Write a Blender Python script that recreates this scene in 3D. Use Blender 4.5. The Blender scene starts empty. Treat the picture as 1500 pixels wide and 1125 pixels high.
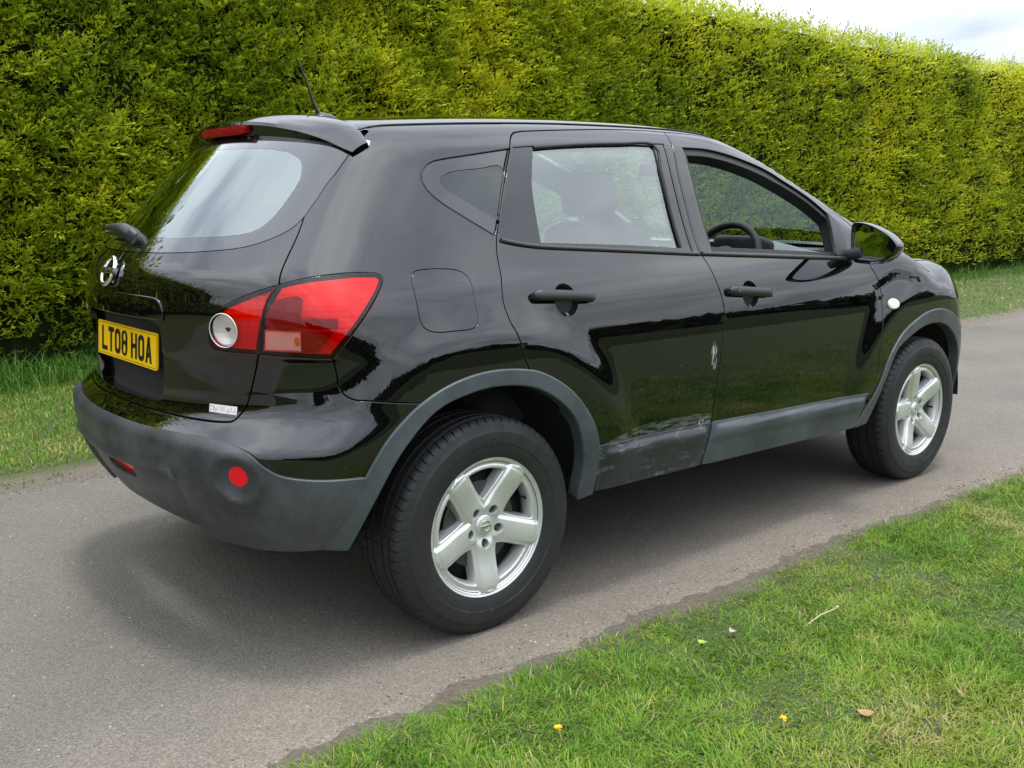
import bpy, math, random
import numpy as np
from mathutils import Vector, Matrix
from mathutils.geometry import delaunay_2d_cdt

random.seed(7)
RNG = np.random.default_rng(7)
sc = bpy.context.scene
COL = sc.collection
R = math.radians

# ------------------------------------------------------------------ camera
cam_d = bpy.data.cameras.new('camera')
cam = bpy.data.objects.new('camera', cam_d)
COL.objects.link(cam)
cam_d.sensor_width = 36.0
cam_d.lens = 34.926
cam_d.clip_start = 0.05
cam_d.clip_end = 3000
CAM = Vector((-1.828, -3.149, 1.320))
yaw, pitch, roll = R(49.816), R(-10.439), R(-0.309)
fwd = Vector((math.cos(pitch) * math.cos(yaw), math.cos(pitch) * math.sin(yaw), math.sin(pitch)))
rgt = fwd.cross(Vector((0, 0, 1))).normalized()
upv = rgt.cross(fwd)
r2 = math.cos(roll) * rgt + math.sin(roll) * upv
u2 = -math.sin(roll) * rgt + math.cos(roll) * upv
mw = Matrix((r2, u2, -fwd)).transposed().to_4x4()
mw.translation = CAM
cam.matrix_world = mw
sc.camera = cam

# ------------------------------------------------------------------ world and sun
SUN_EL, SUN_AZ = R(84), R(-60)          # azimuth measured from +x towards +y
world = bpy.data.worlds.new('World')
sc.world = world
world.use_nodes = True
nt = world.node_tree
nt.nodes.clear()
def N(tree, t, **kw):
    n = tree.nodes.new(t)
    for k, v in kw.items():
        setattr(n, k, v)
    return n
def L(tree, a, b):
    tree.links.new(a, b)
out = N(nt, 'ShaderNodeOutputWorld')
bg = N(nt, 'ShaderNodeBackground')
bg.inputs['Strength'].default_value = 0.10
sky = N(nt, 'ShaderNodeTexSky', sky_type='NISHITA', sun_disc=False)
sky.sun_elevation = SUN_EL
sky.sun_rotation = math.pi / 2 - SUN_AZ
sky.air_density = 1.0
sky.dust_density = 1.5
tc = N(nt, 'ShaderNodeTexCoord')
sep = N(nt, 'ShaderNodeSeparateXYZ')
L(nt, tc.outputs['Generated'], sep.inputs[0])
def wmath(op, a, b=None, c=None):
    m = N(nt, 'ShaderNodeMath', operation=op)
    for i, v in enumerate((a, b, c)):
        if v is None: continue
        if hasattr(v, 'is_output'): L(nt, v, m.inputs[i])
        else: m.inputs[i].default_value = v
    return m.outputs[0]
zc = wmath('ADD', wmath('MAXIMUM', sep.outputs[2], 0.0), 0.22)
cx = wmath('DIVIDE', sep.outputs[0], zc)
cy = wmath('DIVIDE', sep.outputs[1], zc)
cmb = N(nt, 'ShaderNodeCombineXYZ')
L(nt, cx, cmb.inputs[0]); L(nt, cy, cmb.inputs[1])
n1 = N(nt, 'ShaderNodeTexNoise'); n1.inputs['Scale'].default_value = 1.15; n1.inputs['Detail'].default_value = 7; n1.inputs['Roughness'].default_value = 0.55
n2 = N(nt, 'ShaderNodeTexNoise'); n2.inputs['Scale'].default_value = 2.3; n2.inputs['Detail'].default_value = 6; n2.inputs['Roughness'].default_value = 0.5
L(nt, cmb.outputs[0], n1.inputs['Vector'])
sh = N(nt, 'ShaderNodeVectorMath', operation='ADD'); sh.inputs[1].default_value = (3.1, 7.7, 0)
L(nt, cmb.outputs[0], sh.inputs[0]); L(nt, sh.outputs[0], n2.inputs['Vector'])
cr = N(nt, 'ShaderNodeValToRGB')          # tone of the cloud deck
cr.color_ramp.elements[0].position = 0.34; cr.color_ramp.elements[0].color = (7.4, 8.2, 9.4, 1)
cr.color_ramp.elements[1].position = 0.66; cr.color_ramp.elements[1].color = (13.8, 14.2, 14.8, 1)
e = cr.color_ramp.elements.new(0.52); e.color = (9.6, 10.3, 11.4, 1)
L(nt, n1.outputs[0], cr.inputs[0])
cm = N(nt, 'ShaderNodeMapRange'); cm.inputs[1].default_value = 0.30; cm.inputs[2].default_value = 0.46; cm.inputs[3].default_value = 0.55; cm.inputs[4].default_value = 1.0
L(nt, n2.outputs[0], cm.inputs[0])
mx = N(nt, 'ShaderNodeMixRGB')
L(nt, cm.outputs[0], mx.inputs[0]); L(nt, sky.outputs[0], mx.inputs[1]); L(nt, cr.outputs[0], mx.inputs[2])
# an overcast sky is about three times as bright overhead as at the horizon
grd = wmath('MULTIPLY_ADD', wmath('MAXIMUM', sep.outputs[2], 0.0), 0.95, 0.39)
gm = N(nt, 'ShaderNodeMixRGB', blend_type='MULTIPLY'); gm.inputs[0].default_value = 1
L(nt, mx.outputs[0], gm.inputs[1]); L(nt, grd, gm.inputs[2])
L(nt, gm.outputs[0], bg.inputs[0]); L(nt, bg.outputs[0], out.inputs[0])

sun_d = bpy.data.lights.new('sun', 'SUN')
sun_d.energy = 0.95
sun_d.angle = R(11)
sun_d.color = (1.0, 0.95, 0.87)
sun = bpy.data.objects.new('sun', sun_d)
COL.objects.link(sun)
sdir = Vector((math.cos(SUN_EL) * math.cos(SUN_AZ), math.cos(SUN_EL) * math.sin(SUN_AZ), math.sin(SUN_EL)))
sun.rotation_euler = (-sdir).to_track_quat('-Z', 'Y').to_euler()
sun.location = sdir * 30

vs = sc.view_settings
vs.view_transform = 'Standard'; vs.look = 'None'; vs.exposure = 1.15; vs.gamma = 1.0
vs.use_curve_mapping = False
sc.cycles.max_bounces = 8
sc.cycles.transparent_max_bounces = 16
sc.cycles.caustics_reflective = False
sc.cycles.caustics_refractive = False
sc.cycles.use_denoising = True

# ------------------------------------------------------------------ materials
def new_mat(name):
    m = bpy.data.materials.new(name); m.use_nodes = True
    t = m.node_tree; t.nodes.clear()
    o = N(t, 'ShaderNodeOutputMaterial'); b = N(t, 'ShaderNodeBsdfPrincipled')
    L(t, b.outputs[0], o.inputs[0])
    return m, t, b, o
def pmat(name, col, rough=0.5, metal=0.0, coat=0.0, spec=0.5, bump=0.0, bscale=200, var=0.0, vscale=20, coat_rough=0.03):
    m, t, b, o = new_mat(name)
    b.inputs['Base Color'].default_value = (*col, 1); b.inputs['Roughness'].default_value = rough
    b.inputs['Metallic'].default_value = metal; b.inputs['Coat Weight'].default_value = coat
    b.inputs['Coat Roughness'].default_value = coat_rough
    b.inputs['Specular IOR Level'].default_value = spec
    tcn = N(t, 'ShaderNodeTexCoord')
    if bump:
        n = N(t, 'ShaderNodeTexNoise'); n.inputs['Scale'].default_value = bscale; n.inputs['Detail'].default_value = 3
        L(t, tcn.outputs['Object'], n.inputs['Vector'])
        bp = N(t, 'ShaderNodeBump'); bp.inputs['Strength'].default_value = bump; bp.inputs['Distance'].default_value = 0.002
        L(t, n.outputs[0], bp.inputs['Height']); L(t, bp.outputs[0], b.inputs['Normal'])
    if var:
        n = N(t, 'ShaderNodeTexNoise'); n.inputs['Scale'].default_value = vscale; n.inputs['Detail'].default_value = 6
        L(t, tcn.outputs['Object'], n.inputs['Vector'])
        mr = N(t, 'ShaderNodeMapRange'); mr.inputs[1].default_value = .3; mr.inputs[2].default_value = .7
        mr.inputs[3].default_value = 1 - var; mr.inputs[4].default_value = 1 + var
        L(t, n.outputs[0], mr.inputs[0])
        mm = N(t, 'ShaderNodeMixRGB', blend_type='MULTIPLY'); mm.inputs[0].default_value = 1; mm.inputs[1].default_value = (*col, 1)
        L(t, mr.outputs[0], mm.inputs[2]); L(t, mm.outputs[0], b.inputs['Base Color'])
        r3 = N(t, 'ShaderNodeMapRange'); r3.inputs[1].default_value = .3; r3.inputs[2].default_value = .7
        r3.inputs[3].default_value = rough + .08; r3.inputs[4].default_value = max(rough - .08, .02)
        L(t, n.outputs[0], r3.inputs[0]); L(t, r3.outputs[0], b.inputs['Roughness'])
    return m
M = {}
def gmath(t, op, *a):
    m = N(t, 'ShaderNodeMath', operation=op)
    for i, v in enumerate(a):
        if hasattr(v, 'is_output'): L(t, v, m.inputs[i])
        else: m.inputs[i].default_value = v
    return m.outputs[0]
def glass_mat(name, tint, f0=.04, boost=1.5):
    m, t, b, o = new_mat(name)
    t.nodes.remove(b)
    g = N(t, 'ShaderNodeNewGeometry')
    dt = N(t, 'ShaderNodeVectorMath', operation='DOT_PRODUCT')
    L(t, g.outputs['Normal'], dt.inputs[0]); L(t, g.outputs['Incoming'], dt.inputs[1])
    c = gmath(t, 'SUBTRACT', 1.0, gmath(t, 'ABSOLUTE', dt.outputs['Value']))
    f = gmath(t, 'ADD', gmath(t, 'MULTIPLY', gmath(t, 'POWER', c, 5.0), 1 - f0), f0)
    f = gmath(t, 'MINIMUM', gmath(t, 'MULTIPLY', f, boost), .97)
    tr = N(t, 'ShaderNodeBsdfTransparent'); tr.inputs[0].default_value = (*tint, 1)
    gl = N(t, 'ShaderNodeBsdfGlossy'); gl.inputs['Roughness'].default_value = 0.0; gl.inputs[0].default_value = (.94, 1, .98, 1)
    mxs = N(t, 'ShaderNodeMixShader')
    L(t, f, mxs.inputs[0]); L(t, tr.outputs[0], mxs.inputs[1]); L(t, gl.outputs[0], mxs.inputs[2])
    L(t, mxs.outputs[0], o.inputs[0])
    return m

def paint_mat(name, scratched=False):
    """black clear-coated paint, faint swirl haze and road dust; optional scuffs at the door's edge"""
    m, t, b, o = new_mat(name)
    tcn = N(t, 'ShaderNodeTexCoord')
    b.inputs['Base Color'].default_value = (.002, .002, .0022, 1)
    b.inputs['Roughness'].default_value = .4
    b.inputs['Specular IOR Level'].default_value = .0
    b.inputs['Coat Weight'].default_value = 1.0; b.inputs['Coat Roughness'].default_value = .012; b.inputs['Coat IOR'].default_value = 1.72
    n = N(t, 'ShaderNodeTexNoise'); n.inputs['Scale'].default_value = 3.0; n.inputs['Detail'].default_value = 8; n.inputs['Roughness'].default_value = .7
    L(t, tcn.outputs['Object'], n.inputs['Vector'])
    mr = N(t, 'ShaderNodeMapRange'); mr.inputs[1].default_value = .45; mr.inputs[2].default_value = .8; mr.inputs[3].default_value = 0; mr.inputs[4].default_value = .008
    L(t, n.outputs[0], mr.inputs[0])
    mxd = N(t, 'ShaderNodeMixRGB'); mxd.inputs[1].default_value = (.002, .002, .0022, 1); mxd.inputs[2].default_value = (.25, .22, .18, 1)
    L(t, mr.outputs[0], mxd.inputs[0])
    colr = mxd.outputs[0]
    if scratched:
        sp = N(t, 'ShaderNodeSeparateXYZ'); L(t, tcn.outputs['Object'], sp.inputs[0])
        x, z = sp.outputs[0], sp.outputs[2]
        def blob(cx_, cz_, rx, rz):
            dx = gmath(t, 'DIVIDE', gmath(t, 'SUBTRACT', x, cx_), rx); dz = gmath(t, 'DIVIDE', gmath(t, 'SUBTRACT', z, cz_), rz)
            d = gmath(t, 'ADD', gmath(t, 'MULTIPLY', dx, dx), gmath(t, 'MULTIPLY', dz, dz))
            return gmath(t, 'MAXIMUM', gmath(t, 'SUBTRACT', 1.0, d), 0.0)
        def nz(sx, sz, lo, hi):
            mp = N(t, 'ShaderNodeMapping'); mp.inputs['Scale'].default_value = (sx, 1, sz); L(t, tcn.outputs['Object'], mp.inputs[0])
            q = N(t, 'ShaderNodeTexNoise'); q.inputs['Scale'].default_value = 1; q.inputs['Detail'].default_value = 4; q.inputs['Roughness'].default_value = .65
            L(t, mp.outputs[0], q.inputs['Vector'])
            r = N(t, 'ShaderNodeMapRange'); r.inputs[1].default_value = lo; r.inputs[2].default_value = hi; L(t, q.outputs[0], r.inputs[0])
            return r.outputs[0]
        a1 = gmath(t, 'MULTIPLY', gmath(t, 'MINIMUM', gmath(t, 'MULTIPLY', blob(1.048, .765, .017, .062), 3.0), 1.0), nz(150, 34, .50, .56))
        a2 = gmath(t, 'MULTIPLY', gmath(t, 'MINIMUM', gmath(t, 'MULTIPLY', blob(1.020, .585, .032, .075), 1.6), .8), nz(170, 130, .62, .70))
        a3 = gmath(t, 'MULTIPLY', gmath(t, 'MINIMUM', gmath(t, 'MULTIPLY', blob(.80, .512, .36, .050), 2.0), .19), nz(14, 90, .42, .60))
        a4 = gmath(t, 'MULTIPLY', gmath(t, 'MULTIPLY', blob(.78, .66, .33, .13), .6), nz(60, 190, .64, .72))
        a5 = gmath(t, 'MULTIPLY', gmath(t, 'MINIMUM', gmath(t, 'MULTIPLY', blob(1.005, .522, .045, .018), 2.0), .8), nz(60, 90, .55, .62))
        s = gmath(t, 'MAXIMUM', gmath(t, 'MAXIMUM', a1, a2), gmath(t, 'MAXIMUM', gmath(t, 'MAXIMUM', a3, a4), a5))
        mx2 = N(t, 'ShaderNodeMixRGB'); mx2.inputs[2].default_value = (.50, .52, .54, 1)
        L(t, s, mx2.inputs[0]); L(t, colr, mx2.inputs[1]); colr = mx2.outputs[0]
        L(t, gmath(t, 'SUBTRACT', 1.0, s), b.inputs['Coat Weight'])
    L(t, colr, b.inputs['Base Color'])
    return m

def plastic_mat(name, col, worn=.5):
    """unpainted black bumper plastic, greyed and blotchy where the weather has bleached it"""
    m, t, b, o = new_mat(name)
    tcn = N(t, 'ShaderNodeTexCoord')
    n = N(t, 'ShaderNodeTexNoise'); n.inputs['Scale'].default_value = 5; n.inputs['Detail'].default_value = 9; n.inputs['Roughness'].default_value = .70
    L(t, tcn.outputs['Object'], n.inputs['Vector'])
    rp = N(t, 'ShaderNodeValToRGB')
    rp.color_ramp.elements[0].position = .28; rp.color_ramp.elements[0].color = (*col, 1)
    rp.color_ramp.elements[1].position = .85; rp.color_ramp.elements[1].color = tuple(c * (1 + 2.2 * worn) + .012 * worn for c in col) + (1,)
    L(t, n.outputs[0], rp.inputs[0]); L(t, rp.outputs[0], b.inputs['Base Color'])
    mr = N(t, 'ShaderNodeMapRange'); mr.inputs[3].default_value = .50; mr.inputs[4].default_value = .34
    L(t, n.outputs[0], mr.inputs[0]); L(t, mr.outputs[0], b.inputs['Roughness'])
    g = N(t, 'ShaderNodeTexNoise'); g.inputs['Scale'].default_value = 900; L(t, tcn.outputs['Object'], g.inputs['Vector'])
    bp = N(t, 'ShaderNodeBump'); bp.inputs['Strength'].default_value = .12; bp.inputs['Distance'].default_value = .001
    L(t, g.outputs[0], bp.inputs['Height']); L(t, bp.outputs[0], b.inputs['Normal'])
    return m

def scuffed_plastic(name, col):
    m = plastic_mat(name, col, .6); t = m.node_tree
    b = next(q for q in t.nodes if q.type == 'BSDF_PRINCIPLED'); tcn = next(q for q in t.nodes if q.type == 'TEX_COORD')
    old = b.inputs['Base Color'].links[0].from_socket
    mp = N(t, 'ShaderNodeMapping'); mp.inputs['Scale'].default_value = (16, 16, 45); L(t, tcn.outputs['Object'], mp.inputs[0])
    n = N(t, 'ShaderNodeTexNoise'); n.inputs['Scale'].default_value = 1; n.inputs['Detail'].default_value = 5; n.inputs['Roughness'].default_value = .7
    L(t, mp.outputs[0], n.inputs['Vector'])
    mr = N(t, 'ShaderNodeMapRange'); mr.inputs[1].default_value = .57; mr.inputs[2].default_value = .68; mr.inputs[4].default_value = .40
    L(t, n.outputs[0], mr.inputs[0])
    mx_ = N(t, 'ShaderNodeMixRGB'); mx_.inputs[2].default_value = (.30, .32, .34, 1)
    L(t, mr.outputs[0], mx_.inputs[0]); L(t, old, mx_.inputs[1]); L(t, mx_.outputs[0], b.inputs['Base Color'])
    return m

def lens_mat(name, col, rib=0, rough=.12, tex=(.55, 1.15)):
    m, t, b, o = new_mat(name)
    tcn = N(t, 'ShaderNodeTexCoord')
    b.inputs['Roughness'].default_value = .04; b.inputs['Specular IOR Level'].default_value = .45
    b.inputs['Base Color'].default_value = (*col, 1)
    if rib:
        w = N(t, 'ShaderNodeTexWave', bands_direction='Z'); w.inputs['Scale'].default_value = rib; w.inputs['Distortion'].default_value = 0
        L(t, tcn.outputs['Object'], w.inputs['Vector'])
        mr = N(t, 'ShaderNodeMapRange'); mr.inputs[3].default_value = tex[0]; mr.inputs[4].default_value = tex[1]
        L(t, w.outputs[1], mr.inputs[0])
        mm = N(t, 'ShaderNodeMixRGB', blend_type='MULTIPLY'); mm.inputs[0].default_value = 1; mm.inputs[1].default_value = (*col, 1)
        L(t, mr.outputs[0], mm.inputs[2]); L(t, mm.outputs[0], b.inputs['Base Color'])
    return m

M['paint'] = paint_mat('black_paint')
M['paint_worn'] = paint_mat('black_paint_scuffed', True)
M['plastic'] = plastic_mat('black_plastic', (.020, .022, .024), .45)
M['plastic_faded'] = plastic_mat('faded_black_plastic', (.030, .036, .040), 1.0)
M['bumper'] = plastic_mat('bumper_plastic', (.020, .0225, .0245), 1.35)
_t = M['bumper'].node_tree; _r = next(q for q in _t.nodes if q.type == 'VALTORGB'); _n = _r.inputs[0].links[0].from_socket
_tc = next(q for q in _t.nodes if q.type == 'TEX_COORD'); _s = N(_t, 'ShaderNodeSeparateXYZ'); L(_t, _tc.outputs['Object'], _s.inputs[0])
_m = N(_t, 'ShaderNodeMapRange'); _m.inputs[1].default_value = -.72; _m.inputs[2].default_value = -.58; _m.inputs[3].default_value = -.12; _m.inputs[4].default_value = .06   # bleached round the corners only
L(_t, _s.outputs[0], _m.inputs[0]); L(_t, gmath(_t, 'ADD', _n, _m.outputs[0]), _r.inputs[0])
M['plastic_scuffed'] = scuffed_plastic('scuffed_black_plastic', (.016, .018, .020))
M['blackgloss'] = pmat('black_gloss_trim', (.008, .008, .009), .10, coat=.3)
M['rubber_seal'] = pmat('rubber_seal', (.008, .008, .008), .55)
M['handle'] = pmat('handle_plastic', (.016, .016, .017), .42, bump=.1, bscale=600)
M['glass'] = glass_mat('window_glass', (.76, .88, .87), .14, 1.25)
M['glass_dark'] = glass_mat('rear_glass', (.60, .72, .69), .17, 1.35)
M['glass_quarter'] = glass_mat('quarter_glass', (.20, .24, .25), .055, 1.4)
M['frit_behind'] = pmat('glass_border_behind', (.012, .012, .013), .8)
M['frit'] = pmat('glass_border', (.006, .006, .007), .05, coat=1.0)
M['red'] = lens_mat('red_lens', (.78, .001, .006))
M['red_glass'] = glass_mat('red_lamp_lens', (.86, .004, .016), .040, 1.0)
M['pink_glass'] = glass_mat('indicator_lens', (.92, .66, .62), .045, 1.2)
M['clear_glass'] = glass_mat('clear_lamp_lens', (.92, .90, .88), .045, 1.2)
M['bowl'] = pmat('lamp_reflector_silver', (.74, .74, .72), .25, metal=.35)
M['chamber'] = pmat('lamp_chamber', (.20, .20, .20), .4)
M['bowl_pink'] = lens_mat('indicator_reflector', (.70, .52, .50), 110, tex=(.6, 1.15))
M['red_dark'] = lens_mat('dark_red_lens', (.22, .004, .010), 95, tex=(.5, 1.3))
M['red_rib'] = lens_mat('ribbed_red_lens', (.40, .004, .012), 95, tex=(.6, 1.2))
M['clear'] = lens_mat('clear_lens', (.55, .56, .52), 120, rough=.2, tex=(.55, 1.1))
M['pink'] = lens_mat('indicator_lens', (.62, .30, .27), 110, rough=.2, tex=(.6, 1.2))
M['amber'] = lens_mat('amber_bulb', (.55, .14, .03))
M['white_lens'] = lens_mat('side_repeater_lens', (.72, .70, .62))
M['chrome'] = pmat('chrome', (.80, .81, .83), .10, metal=1)
M['silver'] = pmat('silver_alloy', (.66, .67, .65), .36, metal=.55, coat=.5, coat_rough=.15, var=.06, vscale=14)
M['tyre'] = pmat('tyre_rubber', (.013, .0135, .014), .62, bump=.25, bscale=500, var=.22, vscale=25)
M['black'] = pmat('underbody_black', (.010, .010, .010), .8)
M['steel'] = pmat('dull_steel', (.10, .095, .09), .5, metal=.8)
M['plate'] = pmat('yellow_plate', (.86, .52, .005), .35, coat=.3)
M['ink'] = pmat('black_ink', (.006, .006, .006), .4)
M['cabin'] = pmat('cabin_plastic', (.11, .12, .12), .45, bump=.1, bscale=300)
M['cabin_dark'] = pmat('dark_trim', (.010, .010, .011), .6)
M['cabin_light'] = pmat('grey_headlining', (.30, .30, .29), .9)
M['seat'] = pmat('seat_cloth', (.045, .047, .052), .9, bump=.3, bscale=900)
M['white'] = pmat('white_sticker', (.72, .70, .70), .4)
M['redink'] = pmat('red_ink', (.42, .02, .03), .4)
M['mirror'] = pmat('mirror_glass', (.62, .65, .66), .01, metal=1)

# ------------------------------------------------------------------ object helpers
def link(o, parent=None):
    COL.objects.link(o)
    if parent is not None: o.parent = parent
    return o
def mesh_obj(name, V, Fc, mat, parent=None, normals=None, smooth=True):
    me = bpy.data.meshes.new(name)
    me.from_pydata([tuple(v) for v in np.asarray(V, float)], [], [tuple(int(i) for i in f) for f in Fc])
    me.validate()
    if smooth: me.polygons.foreach_set('use_smooth', [True] * len(me.polygons))
    if mat is not None: me.materials.append(M[mat] if isinstance(mat, str) else mat)
    if normals is not None: me.normals_split_custom_set_from_vertices([tuple(n) for n in normals])
    me.update()
    return link(bpy.data.objects.new(name, me), parent)
def by_angle(o, ang=35):
    """sharp edges above an angle, smooth below"""
    me = o.data
    me.polygons.foreach_set('use_smooth', [True] * len(me.polygons))
    me.set_sharp_from_angle(angle=R(ang))
    return o
def tag(o, label=None, cat=None, group=None, kind=None):
    if label: o['label'] = label
    if cat: o['category'] = cat
    if group: o['group'] = group
    if kind: o['kind'] = kind
    return o
def empty(name, loc=(0, 0, 0), parent=None):
    o = bpy.data.objects.new(name, None); o.empty_display_size = .2; o.location = loc
    return link(o, parent)
def mirror_obj(o, name=None, parent='same'):
    """the left-hand twin of a right-hand piece"""
    me = o.data
    V = np.array([v.co for v in me.vertices]); V[:, 1] *= -1
    Fc = [list(reversed(p.vertices)) for p in me.polygons]
    n = None
    if me.has_custom_normals:
        n = np.zeros_like(V)
        li = np.zeros(len(me.loops), int); me.loops.foreach_get('vertex_index', li)
        cn = np.zeros(len(me.loops) * 3); me.corner_normals.foreach_get('vector', cn)
        n[li] = cn.reshape(-1, 3); n[:, 1] *= -1
    q = mesh_obj(name or o.name.split('.')[0], V, Fc, me.materials[0] if me.materials else None, o.parent if parent == 'same' else parent, n)
    if n is None: by_angle(q)
    return q
def box(name, c, s, mat, parent=None, bevel=.0, seg=2, rot=None, taper=None):
    import bmesh
    bm = bmesh.new(); bmesh.ops.create_cube(bm, size=1)
    for v in bm.verts:
        v.co = Vector((v.co.x * s[0], v.co.y * s[1], v.co.z * s[2]))
        if taper and v.co.z > 0: v.co.x *= taper[0]; v.co.y *= taper[1]
    if bevel: bmesh.ops.bevel(bm, geom=bm.edges[:], offset=bevel, segments=seg, profile=.5, affect='EDGES')
    mt = Matrix.Translation(c)
    if rot is not None: mt = mt @ rot.to_4x4()
    bm.transform(mt)
    me = bpy.data.meshes.new(name); bm.to_mesh(me); bm.free()
    me.materials.append(M[mat])
    o = link(bpy.data.objects.new(name, me), parent)
    return by_angle(o, 40)
def tube_mesh(pts, rad, n=10, cap=True):
    pts = [Vector(p) for p in pts]; V = []; Fc = []
    rad = rad if hasattr(rad, '__len__') else [rad] * len(pts)
    t0 = (pts[1] - pts[0]).normalized(); ref = Vector((0, 0, 1)) if abs(t0.z) < .9 else Vector((1, 0, 0))
    for i, p in enumerate(pts):
        t = (pts[min(i + 1, len(pts) - 1)] - pts[max(i - 1, 0)]).normalized()
        a = (ref - t * ref.dot(t)).normalized(); b_ = t.cross(a); ref = a
        for k in range(n):
            an = 2 * math.pi * k / n
            V.append(p + (a * math.cos(an) + b_ * math.sin(an)) * rad[i])
    for i in range(len(pts) - 1):
        for k in range(n):
            Fc.append((i * n + k, i * n + (k + 1) % n, (i + 1) * n + (k + 1) % n, (i + 1) * n + k))
    if cap:
        Fc.append(tuple(reversed(range(n)))); Fc.append(tuple(range((len(pts) - 1) * n, len(pts) * n)))
    return V, Fc
def tube(name, pts, rad, mat, parent=None, n=10):
    V, Fc = tube_mesh(pts, rad, n)
    return by_angle(mesh_obj(name, V, Fc, mat, parent), 50)

# ================================================================== SETTING
def vnoise(x, y, seed=0, octaves=4, persistence=.5):
    """smooth value noise on numpy arrays, about -1..1"""
    tot = np.zeros_like(np.asarray(x, float)); amp = 1.0; fr = 1.0; s = 0
    for o in range(octaves):
        X = x * fr + 17.3 * o + seed * 7.1; Y = y * fr + 5.7 * o - seed * 3.3
        xi = np.floor(X).astype(np.int64); yi = np.floor(Y).astype(np.int64); fx = X - xi; fy = Y - yi
        fx = fx * fx * (3 - 2 * fx); fy = fy * fy * (3 - 2 * fy)
        def h(a, b):
            v = (a * 374761393 + b * 668265263 + seed * 982451653 + o * 1442695) & 0xffffffff
            v = ((v ^ (v >> 13)) * 1274126177) & 0xffffffff
            return ((v ^ (v >> 16)) & 0xffff) / 32767.5 - 1
        n = (h(xi, yi) * (1 - fx) + h(xi + 1, yi) * fx) * (1 - fy) + (h(xi, yi + 1) * (1 - fx) + h(xi + 1, yi + 1) * fx) * fy
        tot += n * amp; s += amp; amp *= persistence; fr *= 2.03
    return tot / s

def big_mesh(name, V, F3, mat, parent=None, attrs=None, smooth=False):
    """V (n,3), F3 (m,3) triangles, attrs {name: (n,) floats}"""
    me = bpy.data.meshes.new(name)
    me.vertices.add(len(V)); me.vertices.foreach_set('co', np.ascontiguousarray(V, np.float32).ravel())
    me.loops.add(len(F3) * 3); me.loops.foreach_set('vertex_index', np.ascontiguousarray(F3, np.int32).ravel())
    me.polygons.add(len(F3)); me.polygons.foreach_set('loop_start', np.arange(0, len(F3) * 3, 3, dtype=np.int32))
    me.update(calc_edges=True)
    if smooth: me.polygons.foreach_set('use_smooth', [True] * len(F3))
    for k, v in (attrs or {}).items():
        a = me.attributes.new(k, 'FLOAT', 'POINT'); a.data.foreach_set('value', np.ascontiguousarray(v, np.float32))
    me.materials.append(mat)
    return link(bpy.data.objects.new(name, me), parent)
def grid_mesh(name, xs, ys, zf, mat, yf=None):
    X, Y = np.meshgrid(xs, ys, indexing='ij')
    if yf is not None: Y = yf(X, Y)
    Z = zf(X, Y)
    V = np.stack([X, Y, Z], -1).reshape(-1, 3)
    n, m = X.shape
    i, j = np.meshgrid(np.arange(n - 1), np.arange(m - 1), indexing='ij')
    a = (i * m + j).ravel(); b = a + m; c = b + 1; d = a + 1
    F3 = np.concatenate([np.stack([a, b, c], 1), np.stack([a, c, d], 1)])
    return big_mesh(name, V, F3, mat, smooth=True)

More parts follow.
